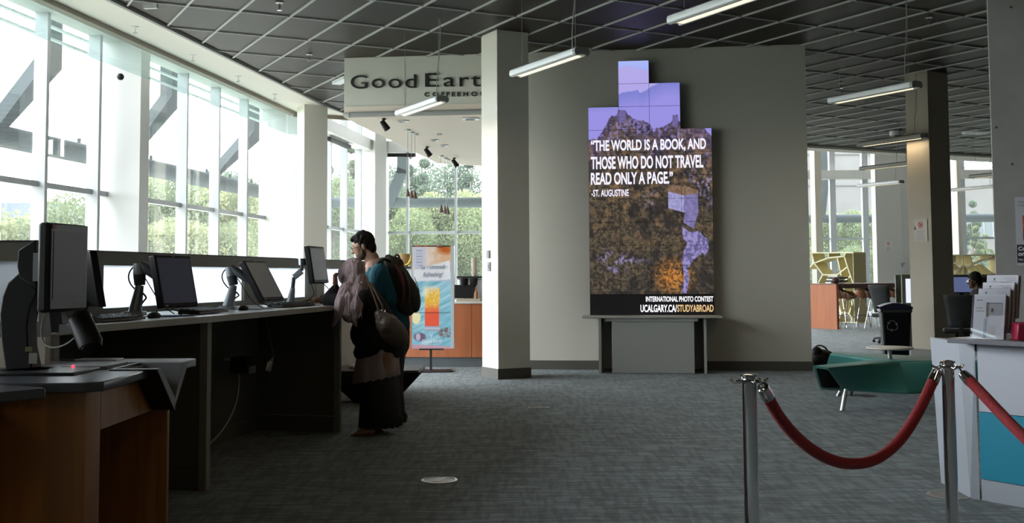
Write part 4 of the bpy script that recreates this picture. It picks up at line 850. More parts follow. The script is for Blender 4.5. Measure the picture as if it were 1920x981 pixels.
# ================================================================ FAR TABLE, STOOLS, SHELVES
TC = Vector((7.56, 26.22, 0)); u_, v_ = Vector(gu), Vector(gv)
tb_ = thing('bar_table', 'long high table with an orange wood end panel and dark brown top', 'table', tuple(TC+u_*1.6+v_*.4))
def obox(c, a0, a1, b0, b1, z0, z1): P = [c+u_*a0+v_*b0, c+u_*a1+v_*b0, c+u_*a1+v_*b1, c+u_*a0+v_*b1]; return MB().prism([p[:2] for p in P], z0, z1)
BRW = mat('dark_brown_table_edge', (.075, .035, .025), .5)
obox(TC, 0, .07, 0, .88, 0, 1.04).build('end_panel', WOODO, tb_); obox(TC, 3.2, 3.27, 0, .88, 0, 1.04).build('end_panel', WOODO, tb_); obox(TC, .07, 3.2, 0, .88, .95, 1.035).build('top_frame', BRW, tb_); obox(TC, 0, 3.27, 0, .88, 1.035, 1.065).build('table_top', mat('brown_table_top', (.14, .06, .04), .4), tb_)
SHL = mat('brown_shell_seat', (.34, .14, .07), .45); SHL2 = mat('dark_shell_seat', (.17, .085, .045), .45)
def stool(loc, rz, label, m_=SHL):
    o = thing('bar_stool', label, 'stool', tuple(loc), rz, 'bucket bar stools at the high table'); t = MB(); n = 12; vs = []
    for i in range(6):
        for j in range(n+1):
            a = -math.pi*.98+2*math.pi*.98*j/n; s = i/5; r_ = .05+.145*s**.7; back = .5+.5*math.cos(a-math.pi/2); z = .70+(s**2.2)*(.10+.17*max(0, back)**1.2-.05*abs(math.sin(2*a))); vs.append((r_*math.cos(a)*1.05, r_*math.sin(a), z))
    t.add(vs, [(i*(n+1)+j, i*(n+1)+j+1, (i+1)*(n+1)+j+1, (i+1)*(n+1)+j) for i in range(5) for j in range(n)]); t.lathe([(0, .70), (.055, .70)], (0, 0, 0), 12)
    q = t.build('shell', m_, o, world=False, smooth=60); sm = q.modifiers.new('thick', 'SOLIDIFY'); sm.thickness = .015
    for k in range(4):
        a = R(45+90*k); MB().tube([(.07*math.cos(a), .07*math.sin(a), .69), (.235*math.cos(a), .235*math.sin(a), 0)], .010, 8).build('leg', CHROME, o, world=False)
    MB().tube([(.185*math.cos(R(45+90*k)), .185*math.sin(R(45+90*k)), .28) for k in range(5)], .008, 6).build('foot_ring', CHROME, o, world=False); return o
def online(px, off): q = onpl(px, 560, TC+v_*off, TC+u_+v_*off); q.z = 0; return q
for px, off, rz, m_, lb in ((1577, .75, 2.6, SHL, 'far side bucket stool next to the orange table end'), (1592, -.05, .9, SHL2, 'dark bucket stool nearest the orange table end'), (1618, .75, 2.8, SHL, 'bucket stool with pale rim at the middle of the high table'), (1638, -.05, .8, SHL2, 'dark bucket stool at the middle of the high table'), (1664, .75, 2.6, SHL, 'far side bucket stool behind the black chair'), (1684, -.05, .7, SHL, 'bucket stool nearest the beige column')):
    stool(online(px, off), rz, lb, m_)
# books and round object on the table
bq = TC+u_*.25+v_*.30+Vector((0, 0, 1.065))
for i, (dx, wd_, m_) in enumerate(((0, .36, WHITE), (.06, .42, BLACK), (.02, .34, WHITE), (.12, .40, BLACK), (.03, .30, WHITE))):
    tag(MB().box(bq+u_*dx+Vector((0, 0, .022+.036*i)), (wd_, .25, .034), YAW+R(-12+7*i)).build('book', m_ if m_ is BLACK else mat('book_paper', (.66, .65, .62), .7)), ('white book at the bottom of', 'black book second from the bottom in', 'white book in the middle of', 'black book second from the top in', 'white book on top of')[i]+' the pile on the high table', 'book', 'books piled on the high table')
tag(MB().sph(bq-u_*.12-v_*.15+Vector((0, 0, .075)), (.095, .085, .08), 14).build('round_pouch', mat('dark_brown_leather', (.07, .03, .025), .5), smooth=180), 'round dark brown pouch left of the book pile on the high table', 'pouch')
YEL = mat('yellow_green_shelf', (.74, .65, .33), .55); YEL2 = mat('pale_shelf_edge', (.88, .84, .60), .5)
def shelf(c, vdir, depdir, lines, outline, label, dep=.42, side=True, ztop=None):
    o = thing('bookshelf', label, 'bookshelf', tuple(c+depdir*.2))
    P = lambda x, y: onpl(x, y, c, c+vdir)
    for (a, b) in lines:
        p, q = P(*a), P(*b); d = (q-p).normalized(); nrm = d.cross(depdir).normalized()*.016
        q1 = MB(); vs = [p-nrm, q-nrm, q+nrm, p+nrm]; vs += [v+depdir*dep for v in vs]; q1.add(vs, [(0, 1, 2, 3), (7, 6, 5, 4), (0, 4, 5, 1), (1, 5, 6, 2), (2, 6, 7, 3), (3, 7, 4, 0)]); pb = q1.build('divider', YEL, o)
        e = depdir*(-.003); q2 = MB(); vs = [p-nrm*1.1, q-nrm*1.1, q+nrm*1.1, p+nrm*1.1]; vs = [v+e for v in vs]+[v+depdir*.004 for v in vs]; q2.add(vs, [(0, 1, 2, 3), (7, 6, 5, 4), (0, 4, 5, 1), (1, 5, 6, 2), (2, 6, 7, 3), (3, 7, 4, 0)]); q2.build('edge_strip', YEL2, pb)
    return o
def L1(pts): return [((1515+x/5.448, 460+y/5.448)) for x, y in pts]
S1 = [((-60, 78), (465, 75)), ((40, 85), (62, 182)), ((62, 182), (0, 240)), ((62, 182), (210, 128)), ((210, 128), (370, 112)), ((210, 128), (208, 82)), ((370, 112), (382, 80)), ((62, 182), (150, 300)), ((150, 300), (290, 308)), ((150, 300), (105, 385)), ((105, 385), (20, 500)), ((300, 130), (345, 340)), ((290, 308), (402, 220)), ((370, 112), (402, 220)), ((402, 220), (435, 315)), ((435, 315), (355, 375)), ((435, 315), (462, 400)), ((355, 375), (300, 420)), ((355, 375), (372, 480)), ((372, 480), (462, 560)), ((372, 480), (300, 560)), ((300, 560), (340, 690)), ((462, 560), (420, 700)), ((340, 690), (420, 700)), ((340, 690), (300, 790)), ((420, 700), (470, 790)), ((105, 385), (200, 480)), ((200, 480), (300, 560)), ((200, 480), (150, 620)), ((150, 620), (200, 790)), ((-60, 790), (490, 792))]
cS = onz(1602, 606); cS.z = 0
sh1 = shelf(cS, v_, u_, [tuple(L1(s)) for s in S1], None, 'yellow shelf of irregular honeycomb cells left of the far white pier')
obox(cS, .003, .44, -.02, .012, 0, aty(1602, 474, cS.y).z).build('side_panel', mat('olive_shelf_side', (.36, .34, .20), .6), sh1)
def L2(pts): return [((1780+x/9.807, 460+y/9.807)) for x, y in pts]
S2 = [((60, 186), (900, 180)), ((130, 190), (105, 320)), ((250, 188), (262, 900)), ((380, 190), (425, 345)), ((425, 345), (340, 415)), ((340, 415), (262, 370)), ((335, 415), (338, 620)), ((425, 345), (700, 640)), ((425, 345), (620, 275)), ((620, 275), (900, 232)), ((722, 185), (725, 250)), ((600, 360), (760, 500)), ((105, 345), (187, 430)), ((187, 430), (255, 372)), ((187, 430), (110, 560)), ((338, 620), (500, 800)), ((338, 620), (190, 800)), ((760, 500), (900, 560)), ((60, 1450), (900, 1450)), ((62, 186), (62, 1450)), ((900, 180), (900, 1450))]
c2s = aty(1790, 560, 27.5); c2s.z = 0
sh2 = shelf(c2s, Vector((math.cos(R(8)), math.sin(R(8)), 0)), Vector((-math.sin(R(8)), math.cos(R(8)), 0)), [tuple(L2(s)) for s in S2], None, 'yellow honeycomb shelf seen between the beige column and the concrete pillar')
# ================================================================ COMPUTER DESKS AT THE RIGHT
MESHB = mat('black_mesh_fabric', (.010, .011, .012), .75)
def task_chair(loc, rz, label):
    o = thing('office_chair', label, 'chair', tuple(loc), rz, 'black office chairs'); t = MB(); n = 6; vs = []
    for i in range(9):
        z = .52+.46*i/8; wd_ = .17+.065*(i/8)**1.2
        for j in range(n+1): x = -wd_+2*wd_*j/n; vs.append((x, .20-.05*(1-(x/wd_)**2)*-1+.05*(z-.5)*0+.09*(i/8)**1.5, z))
    t.add(vs, [(i*(n+1)+j, i*(n+1)+j+1, (i+1)*(n+1)+j+1, (i+1)*(n+1)+j) for i in range(8) for j in range(n)]); q = t.build('backrest', MESHB, o, world=False, smooth=60); s = q.modifiers.new('thick', 'SOLIDIFY'); s.thickness = .03
    MB().box((0, -.03, .47), (.48, .46, .07)).build('seat', MESHB, o, world=False, bevel=.03); MB().cyl((0, 0, .10), .025, .35, 12).build('gas_post', DKG, o, world=False); MB().bar((0, .18, .40), (0, .29, .62), .06, .02).build('back_bar', DKG, o, world=False)
    for k in range(5):
        a = 2*math.pi*k/5+.3; l = MB().bar((0, 0, .11), (.29*math.cos(a), .29*math.sin(a), .07), .04, .03).build('base_leg', DKG, o, world=False); MB().sph((.29*math.cos(a), .29*math.sin(a), .032), (.03, .03, .03), 8).build('caster', BLACK, l, world=False)
    return o
task_chair((6.45, 16.2, 0), R(160), 'black high-backed office chair behind the brochure holder')
q_ = task_chair((7.02, 21.0, 0), R(125), 'black office chair behind the recycling bin'); q_.scale = (1, 1, 1.10)
PD = mat('white_desk_top', (.6, .6, .58), .4); OLV = mat('olive_partition', (.13, .135, .105), .6)
dk = thing('computer_desk', 'white computer desk with olive partition beyond the beige column', 'desk', (8.6, 20.6, 0))
MB().box((8.7, 20.7, .73), (3.0, .8, .03)).build('desk_top', PD, dk); MB().box((8.7, 21.12, .64), (3.0, .05, 1.26)).build('partition', OLV, dk)
for x in (7.25, 10.15): MB().box((x, 20.7, .36), (.04, .75, .71)).build('side_panel', OLV, dk)
def monitor_far(px0, px1, y0, y1, Y, m_, label, rz=0):
    a, b = aty(px0, y1, Y), aty(px1, y0, Y); c = (a+b)/2; o = thing('monitor', label, 'monitor', (c.x, Y, .745)); w_, h_ = b.x-a.x, b.z-a.z
    MB().box((c.x, Y+.02, c.z), (w_+.04, .04, h_+.04)).build('housing', BLACK, o, bevel=.006); MB().box((c.x, Y-.002, c.z), (w_, .006, h_)).build('screen', m_, o)
    MB().bar((c.x, Y+.05, .745), (c.x, Y+.05, c.z), .06, .04).build('stand', BLACK, o); MB().box((c.x, Y+.03, .752), (.24, .18, .014)).build('foot', BLACK, o)
BLUS = mat('blue_screen', (.02, .02, .03), .3, emis=((.07, .09, .18), 1.0)); WHS = mat('white_screen', (.1, .1, .1), .3, emis=((.62, .66, .78), 1.0))
monitor_far(1786, 1822, 519.5, 548, 20.55, BLUS, 'monitor with a blue screen in front of the seated person')
monitor_far(1832, 1856, 522, 548, 20.75, mat('dark_screen', (.02, .02, .022), .2), 'dark monitor to the right of the seated person')
# olive framed booth with white panel left of column
bo = thing('display_board', 'olive framed board with a glowing white panel left of the beige column', 'board', tuple(aty(1705, 600, 20.0))[:2]+(0,))
a, b = aty(1691, 515, 20.0), aty(1716, 575, 20.0); MB().box(((a.x+b.x)/2, 20.03, (a.z)/2), (b.x-a.x, .05, a.z)).build('frame', OLV, bo)
a, b = aty(1698, 523, 20.0), aty(1712, 568, 20.0); MB().box(((a.x+b.x)/2, 20.0, (a.z+b.z)/2), (b.x-a.x, .012, a.z-b.z)).build('white_panel', WHS, bo)
# ================================================================ NOTICES ON COLUMNS
PAPER = mat('notice_paper', (.60, .58, .56), .6); RED = mat('red_ink', (.45, .04, .03), .6); BLK = mat('black_ink', (.03, .03, .03), .6); GRI = mat('grey_ink', (.25, .24, .24), .6); PLAS = mat('tan_notice_holder', (.36, .315, .25), .4)
def notice(c, a, nrm, w_, h_, label, pm):
    a, nrm, c = Vector(a).normalized(), Vector(nrm).normalized(), Vector(c); z = Vector((0, 0, 1))
    o = thing('notice', label, 'sign', tuple(c)); q = lambda x0, x1, y0, y1, d: MB().ext([(x0, y0), (x1, y0), (x1, y1), (x0, y1)], c+nrm*d, a, z, nrm*.002)
    q(-w_/2, w_/2, -h_/2, h_/2, 0).build('sheet', pm, o)
    r_ = w_*.19; cy_ = h_*.25; ring = MB(); n = 20; o1 = arc(0, cy_, r_, 0, 2*math.pi, n)[:-1]; o2 = arc(0, cy_, r_*.76, 0, 2*math.pi, n)[:-1]
    for k in range(n): ring.ext([o1[k], o1[(k+1) % n], o2[(k+1) % n], o2[k]], c+nrm*.003, a, z, nrm*.002)
    d = .707*r_*.9; ring.ext([(-d-.006, cy_+d-.004), (-d+.006, cy_+d+.006), (d+.006, cy_-d+.004), (d-.006, cy_-d-.006)], c+nrm*.004, a, z, nrm*.002); ring.build('prohibition_ring', RED, o)
    MB().ext([(-r_*.4, cy_-r_*.35), (r_*.45, cy_-r_*.35), (r_*.5, cy_), (r_*.2, cy_+r_*.45), (-r_*.1, cy_+r_*.2)], c+nrm*.0035, a, z, nrm*.0015).build('pictogram', BLK, o)
    for k, (l, r2) in enumerate(((.28, .25), (.22, .20), (.30, .34), (.34, .34), (.36, .34))): q(-w_*l, w_*r2, -h_*(.04+.095*k)-h_*.02, -h_*(.04+.095*k)+h_*.012, .0025).build('text_line', GRI, o)
cc2 = onz(1754, 672.5); pn = onpl(1727, 432, cc2, cc2+gv)-gu*.008; notice(pn, -gv, -gu, .26, .34, 'faint paper notice with a red prohibition ring on the beige column', PLAS)
MB2 = MB().ext([(0, 0), (.04, 0), (.02, .06)], onpl(1715, 431, cc2, cc2+gv)-gu*.012, -gv, (0, 0, 1), -gu*.002); tag(MB2.build('warning_mark', BLK), 'tiny dark triangle mark beside the notice on the beige column', 'mark')
pq = aty(1690, 400, 33.8); pn = onpl(1665, 462, pq, pq+Vector((-.80, -.1, 0)))+Vector((.01, -.004, 0)); notice(pn, (1, .125, 0), (.125, -1, 0), .22, .33, 'small paper notice with a red ring on the far white pier', PAPER)
p = aty(1693, 495, 33.7); tag(MB().box(p, (.10, .06, .05)).box(p+Vector((-.02, 0, -.06)), (.03, .05, .08)).build('wall_socket', GREYP), 'small grey fitting on the shaded side of the far white pier', 'fitting')
# poster on the concrete pillar
pu = Vector((math.cos(YAW-R(53)), math.sin(YAW-R(53)), 0)); pn_ = Vector((pu.y, -pu.x, 0))
pp = lambda x, y, o=0: onpl(x, y, cc+pn_*(.004+o), cc+pu+pn_*(.004+o))
po = thing('poster', 'white poster with an orange and purple picture on the concrete pillar', 'poster', tuple(pp(1918, 435)))
def quadp(t, x0, y0, wm, hm, o): a = pp(x0, y0, o); return t.ext([(0, 0), (wm, 0), (wm, -hm), (0, -hm)], a, pu, (0, 0, 1), pn_*.0015)
quadp(MB(), 1902.5, 370, .30, .442, 0).build('sheet', mat('poster_paper', (.48, .50, .55), .5), po)
quadp(MB(), 1906.5, 459, .27, .118, .002).build('dark_band', mat('poster_dark', (.03, .033, .045), .5), po)
def pic_post(x, y): return mixc(mixc(C3('#b0503a'), C3('#5a1e50'), np.clip((y-.5)*3, 0, 1)), C3('#d08050'), np.clip((fbm(x*3+1, y*9, 3, 2)-.45)*4, 0, 1))
picture('photo', PR, lambda x, y: pp(1917, 404, .003)+pu*(x*.2)+Vector((0, 0, -y*.165)), pic_post, 20, 20, (0, 0, 1, 1), po)
for s, y, h_, m_ in (('Client', 381, .0145, GRI), ('Products', 387.5, .0145, GRI), ('Come', 470, .026, WI), ('on in', 480, .026, WI), ('This week', 488.5, .011, WI)):
    MB().text(s, pp(1907.5 if m_ is GRI else 1909.5, y, .004), pu, (0, 0, 1), H=h_, depth=.001, bold=.02).build('lettering', m_, po, recalc=False)

# ================================================================ RECEPTION DESK
A0 = onz(1841, 938); A0.z = 0; rd = Vector((.537, -.843, 0)).normalized(); rn = Vector((-rd.y*-1, 0, 0)); rn = Vector((-.843, -.537, 0)); rb = -rn
LG = mat('light_grey_laminate', (.42, .45, .50), .45); WG = mat('white_grey_laminate', (.52, .54, .60), .5); CYAN = mat('cyan_panel', (.006, .28, .42), .45, bump=(3, .12, .02)); TOPM = mat('dark_grey_counter', (.16, .16, .18), .3)
rc = thing('reception_desk', 'white reception desk with a cyan lower panel and dark grey top', 'desk', tuple(A0+rd*.8+rb*.3))
def rbox(a0, a1, b0, b1, z0, z1): P = [A0+rd*a0+rb*b0, A0+rd*a1+rb*b0, A0+rd*a1+rb*b1, A0+rd*a0+rb*b1]; return MB().prism([p[:2] for p in P], z0, z1)
rbox(0, 1.6, 0, .03, 0, .118).build('kick_panel', LG, rc); rbox(0, 1.6, -.003, .03, .122, .50).build('cyan_panel', CYAN, rc); rbox(0, 1.6, 0, .03, .504, .895).build('upper_panel', WG, rc)
rbox(.0, 1.6, .03, .05, 0, .895).build('carcass', BLACK, rc)
t = MB(); P0, P1 = onz(1820, 935), onz(1838, 938); d2 = (A0-P0); 
for z0, z1, k0, k1 in ((0, .895, 0, 1),):
    b_l, b_r = P0.copy(), A0-rd*.012; tl, tr = aty(1804, 645, P0.y+.0), aty(1829, 648, A0.y); 
    vs = [b_l, b_r, tr, tl]; vs[0].z = 0; vs[1].z = 0; vs[2] = Vector((b_r.x-.004, b_r.y, .895)); vs[3] = Vector((b_l.x-.02, b_l.y+.06, .895)); off = Vector((.02, .5, 0)); vs += [v+off for v in vs]
    t.add(vs, [(0, 1, 2, 3), (7, 6, 5, 4), (0, 4, 5, 1), (1, 5, 6, 2), (2, 6, 7, 3), (3, 7, 4, 0)])
t.build('end_post', LG, rc); rbox(.0, .02, .35, .9, 0, .895).build('end_panel', LG, rc)
T0 = onz(1775, 634, .925); T1 = T0+rd*1.9; MB().prism([p[:2] for p in (T0, T1, T1+rb*.75, T0+rb*.75+rd*.0, T0+rb*.1-rd*.02)], .897, .925).build('counter_top', TOPM, rc, bevel=.004)
MB().tube([A0+Vector((-.01, 0, .85)), A0+Vector((-.01, 0, .89))], .006, 6).build('hinge', BLACK, rc)
# brochure holder : four stepped acrylic pockets, each with a stack of leaflets
hb = onz(1850, 637, .925); hr = R(-46); hu = Vector((math.cos(hr), math.sin(hr), 0)); hn = Vector((hu.y, -hu.x, 0))
bh = thing('brochure_holder', 'clear acrylic four-tier brochure stand on the reception desk', 'brochure holder', tuple(hb+Vector((.05, .1, 0))))
LEAF = mat('leaflet_paper', (.60, .61, .67), .5); LEAFB = mat('leaflet_edges', (.22, .16, .15), .7)
hwid = aty(1881, 630, hb.y).x-aty(1817, 630, hb.y).x
leaf_lab = ['front leaflet in the acrylic stand, with a small picture of a doorway', 'second white leaflet from the front in the acrylic stand', 'third white leaflet from the front in the acrylic stand', 'rearmost and highest white leaflet in the acrylic stand']
hc = aty(1849, 634, hb.y); hc.z = .927
tiltv = Vector((0, 0, 1))*math.cos(R(12))-hn*math.sin(R(12))      # up the leaning sheet
tops = [552, 541, 529, 515]
for k in range(4):
    base = hc-hn*(.012+.060*k)+Vector((0, 0, (0, .032, .067, .11)[k])); lh = .255; w_ = hwid*(.94 if k else .92)
    t = MB(); t.ext([(-w_/2, 0), (w_/2, 0), (w_/2, lh), (-w_/2, lh)], base-hn*.006, hu, tiltv, -hn*.014); lf = t.build('leaflet', LEAF); tag(lf, leaf_lab[k], 'leaflet', 'leaflets in the acrylic stand')
    MB().ext([(-w_/2+.002, .002), (w_/2+.001, .002), (w_/2+.001, lh*.97), (-w_/2+.002, lh*.97)], base-hn*.0202, hu, tiltv, -hn*.020).build('leaflet_stack', LEAFB, lf)
    fh = (.25, .20, .2, .2)[k]
    MB().ext([(-hwid/2, 0), (hwid/2, 0), (hwid/2, fh), (-hwid/2, fh)], base, hu, tiltv, hn*.003).build('front_plate', ACR, bh)
    MB().ext([(-hwid/2, 0), (hwid/2, 0), (hwid/2, fh+.06), (-hwid/2, fh+.06)], base-hn*.043, hu, tiltv, hn*.003).build('back_plate', ACR, bh)
    MB().ext([(-hwid/2, 0), (-hwid/2+.003, 0), (-hwid/2+.003, fh), (-hwid/2, fh)], base, hu, tiltv, -hn*.043).build('side_plate', ACR, bh)
    tp = base-hn*.0045
    q = lambda x0, x1, y0, y1, m_, nm, d=.0012: MB().ext([(x0, y0), (x1, y0), (x1, y1), (x0, y1)], tp, hu, tiltv, hn*d).build(nm, m_, lf)
    if k:
        q(-w_*.27, -w_*.23, lh-.028, lh-.018, BLK, 'crest'); q(-w_*.30, -w_*.20, lh-.036, lh-.033, GRI, 'text_line'); q(w_*.05, w_*.40, lh-.020, lh-.018, GRI, 'text_line'); q(w_*.15, w_*.42, lh-.031, lh-.029, GRI, 'text_line'); q(-w_*.05, w_*.3, lh-.042, lh-.040, GRI, 'text_line')
    else:
        q(-w_*.05, w_*.42, lh*.53, lh*.80, mat('print_grey', (.36, .37, .40), .5), 'picture'); q(-w_*.09, -w_*.0, lh*.50, lh*.82, mat('print_brown', (.14, .11, .09), .5), 'picture_door', .0016); q(w_*.07, w_*.14, lh*.60, lh*.69, BLK, 'picture_figure', .0018); q(-w_*.09, w_*.42, lh*.80, lh*.815, BLK, 'text_line', .0018); q(-w_*.15, -w_*.07, lh*.02, lh*.46, mat('print_blue', (.34, .40, .48), .5), 'strip'); q(-w_*.42, -w_*.2, lh*.68, lh*.70, GRI, 'text_line'); q(-w_*.42, -w_*.15, lh*.62, lh*.635, GRI, 'text_line'); q(-w_*.42, -w_*.22, lh*.86, lh*.885, GRI, 'text_line'); q(0, w_*.22, lh*.1, lh*.30, WHITE, 'text_block')
p = onz(1917, 639, .925); tag(MB().add([(p.x-.03, p.y, .927), (p.x+.14, p.y-.02, .927), (p.x+.14, p.y+.10, .927), (p.x-.03, p.y+.10, .927), (p.x-.018, p.y, 1.02), (p.x+.13, p.y-.02, 1.03), (p.x+.13, p.y+.1, 1.03), (p.x-.018, p.y+.1, 1.02)], [(0, 1, 5, 4), (1, 2, 6, 5), (2, 3, 7, 6), (3, 0, 4, 7), (3, 2, 1, 0), (4, 5, 6, 7)]).build('candy_tin', mat('crimson_plastic', (.34, .012, .05), .35), bevel=.006), 'crimson red box beside the brochure stand at the right edge', 'box')

# ================================================================ STANCHIONS AND ROPES
VEL = mat('red_velvet', (.27, .004, .010), .75, sheen=.12, bump=(160, .5))
def stanchion(x, y, label, zt=.955):
    o = thing('stanchion', label, 'stanchion', (x, y, 0), 0, 'chrome rope posts')
    MB().lathe([(0, 0), (.16, 0), (.16, .012), (.10, .03), (.03, .045), (0, .045)], (0, 0, 0), 32).build('base', CHROME, o, world=False, smooth=35)
    MB().lathe([(.025, .04), (.025, zt-.02), (.022, zt-.018)], (0, 0, 0), 28).build('tube', CHROME, o, world=False, smooth=50)
    MB().lathe([(0, zt-.022), (.036, zt-.022), (.038, zt-.017), (.034, zt-.012), (.024, zt-.010), (.024, zt-.003), (.030, zt-.001), (.030, zt+.006), (.012, zt+.010), (0, zt+.010)], (0, 0, 0), 28).build('cap', CHROME, o, world=False, smooth=35)
    for k in range(4):      # four rope hooks
        a = R(8+90*k); c_ = Vector((math.cos(a), math.sin(a), 0)); s_ = Vector((-math.sin(a), math.cos(a), 0))
        MB().tube([c_*.034+Vector((0, 0, zt-.018)), c_*.048+Vector((0, 0, zt-.021)), c_*.060+Vector((0, 0, zt-.018)), c_*.068+Vector((0, 0, zt-.010))], [.008, .006, .006, .004], 8).build('hook', CHROME, o, world=False, smooth=60)
    return o
s1 = aty(1405, 705, 3.93); s2 = aty(1777, 680, 4.60)
stanchion(s1.x, s1.y, 'chrome stanchion at the left end of the red rope', s1.z); stanchion(s2.x, s2.y, 'chrome stanchion where the two red ropes meet', s2.z)
def rope(pts, Ys, label, x0d, x1d, r_=.0215):
    P = [aty(x, y, Y) for (x, y), Y in zip(pts, Ys)]
    # resample with catmull-rom
    Q = []
    for i in range(len(P)-1):
        a, b, c_, d_ = P[max(i-1, 0)], P[i], P[i+1], P[min(i+2, len(P)-1)]
        for k in range(5): t = k/5; Q.append(.5*((2*b)+(c_-a)*t+(2*a-5*b+4*c_-d_)*t*t+(3*b-a-3*c_+d_)*t**3))
    Q.append(P[-1]); mid = sum(Q, Vector())/len(Q)
    o = thing('velvet_rope', label, 'rope', tuple(mid), 0, 'red velvet ropes'); MB().tube(Q, r_, 14).build('rope', VEL, o, smooth=180)
    for e, dd in ((Q[0], (Q[0]-Q[1]).normalized()), (Q[-1], (Q[-1]-Q[-2]).normalized())):
        MB().tube([e-dd*.012, e+dd*.0, e+dd*.045, e+dd*.05], [r_+.002, r_+.0025, r_-.001, r_*.6], 16).build('end_ferrule', CHROME, o, smooth=40)
        tp = e+dd*.05; MB().tube([tp, tp+dd*.03+Vector((0, 0, .008))], .004, 6).sph(tp, .009, 8).build('end_ring', CHROME, o, smooth=60)
n_ = 10
rp = [(1438, 741), (1458, 777), (1485, 811), (1515, 838), (1550, 859), (1585, 869), (1620, 868), (1655, 854), (1690, 822), (1722, 772), (1750, 713)]
rope(rp, [3.93+.66*i/n_+.005 for i in range(n_+1)], 'red velvet rope sagging between the two chrome stanchions', 0, 0)
rp2 = [(1817, 713), (1845, 742), (1875, 774), (1905, 805), (1940, 838), (1990, 872), (2060, 893), (2140, 880), (2210, 830), (2245, 780)]
rope(rp2, [4.56-.11*i for i in range(10)], 'red velvet rope running out of the photo in front of the reception desk', 0, 0)
s3 = aty(2275, 720, 3.5); stanchion(s3.x, s3.y, 'chrome stanchion beyond the right edge', .95)
# ================================================================ COMPUTER COUNTER
LAMI = mat('taupe_laminate', (.21, .195, .155), .5); LAMD = mat('olive_fabric_panel', (.085, .082, .058), .8, bump=(150, .2)); TOPW = mat('counter_white_top', (.60, .61, .60), .3); EDG = mat('counter_edge_taupe', (.36, .33, .27), .45); RAIL = mat('partition_rail_olive', (.115, .112, .085), .5); BEI = mat('beige_panel', (.42, .37, .30), .6)
F0, F1, F2 = Vector((-2.215, 5.42, 0)), Vector((-1.865, 6.93, 0)), Vector((-1.435, 9.48, 0))
KX = lambda Y: -2.35+(Y-8.7)*.17
B0, B1, B2 = Vector((KX(5.55), 5.55, 0)), Vector((KX(7.05), 7.05, 0)), Vector((KX(9.62), 9.62, 0))
HT = 1.06
dsk = thing('computer_counter', 'long standing height computer counter with white top and open dark bays', 'counter', ((F1.x+B1.x)/2, 7.4, 0))
def prism(m_, name, P, z0, z1, parent, **k): return MB().prism([p[:2] for p in P], z0, z1).build(name, m_, parent, **k)
for a, b, c, d in ((F0, F1, B1, B0), (F1, F2, B2, B1)):
    dv = (b-a).normalized(); nv = Vector((dv.y, -dv.x, 0))
    tp = prism(TOPW, 'worktop', [a+nv*.02, b+nv*.02, c, d], HT-.034, HT, dsk, bevel=.003)
    MB().bar(a+nv*.024+Vector((0, 0, HT-.019)), b+nv*.024+Vector((0, 0, HT-.019)), .008, .038).build('edge_band', EDG, tp)
def divider(f, b, w_, last=False):
    d = (b-f).normalized(); n = Vector((-d.y, d.x, 0))*(w_/2)
    prism(LAMI, 'front_post', [f-n+d*.0, f+n, f+n+d*.05, f-n+d*.05], 0, HT-.035, dsk, bevel=.002)
    prism(LAMD, 'divider_panel', [f-n*.7+d*.05, f+n*.7+d*.05, b+n*.7, b-n*.7], .135, HT-.036, dsk); prism(LAMD, 'kick_panel', [f-n*.7+d*.05, f+n*.7+d*.05, b+n*.7, b-n*.7], 0, .13, dsk)
divider(F0+Vector((.01, .03, 0)), B0, .05); divider(F1, B1, .062); divider(F2+Vector((-.01, -.025, 0)), B2, .045)
for a, b in ((B0, B1), (B1, B2)):
    n = Vector((.03, 0, 0)); prism(LAMD, 'modesty_panel', [a+n, b+n, b, a], .135, HT-.036, dsk); prism(LAMD, 'kick_panel', [a+n, b+n, b, a], 0, .13, dsk)
# blobs of cabling and a power box under the counter
p = Vector((-2.10, 8.75, 0)); ub = thing('power_box', 'dark power box with a loose pale cable under the counter', 'power box', tuple(p+Vector((0, 0, .55))))
MB().box(p+Vector((0, 0, .62)), (.14, .20, .12)).build('housing', BLACK, ub, bevel=.01); MB().bar(p+Vector((-.14, 0, .66)), p+Vector((-.05, 0, .66)), .02, .02).build('bracket', SATIN, ub)
for k in range(4): MB().box(p+Vector((.08, -.06+.04*k, .58)), (.02, .025, .05)).build('plug', GREYP, ub)
MB().tube(bez(p+Vector((-.02, -.02, .55)), p+Vector((.02, -.1, .25)), p+Vector((-.05, -.45, .12)), p+Vector((-.18, -.75, .01)), 16), .006, 6).build('loose_cable', mat('pale_cable', (.40, .42, .42), .5), ub, smooth=180)
# tissue / tag hanging
pt_ = thing('paper_tag', 'crumpled pale tag hanging under the counter', 'tag', (-1.93, 8.9, .60)); MB().add([(-1.95, 8.9, .56), (-1.91, 8.9, .55), (-1.90, 8.93, .62), (-1.885, 8.9, .68), (-1.92, 8.92, .64), (-1.94, 8.9, .62)], [(0, 1, 2), (0, 2, 4), (4, 2, 3), (0, 4, 5)]).build('tag', mat('tag_paper', (.5, .48, .42), .7), pt_); MB().tube([(-1.89, 8.9, .68), (-1.95, 8.85, 1.02)], .003, 5).build('string', GREYP, pt_)
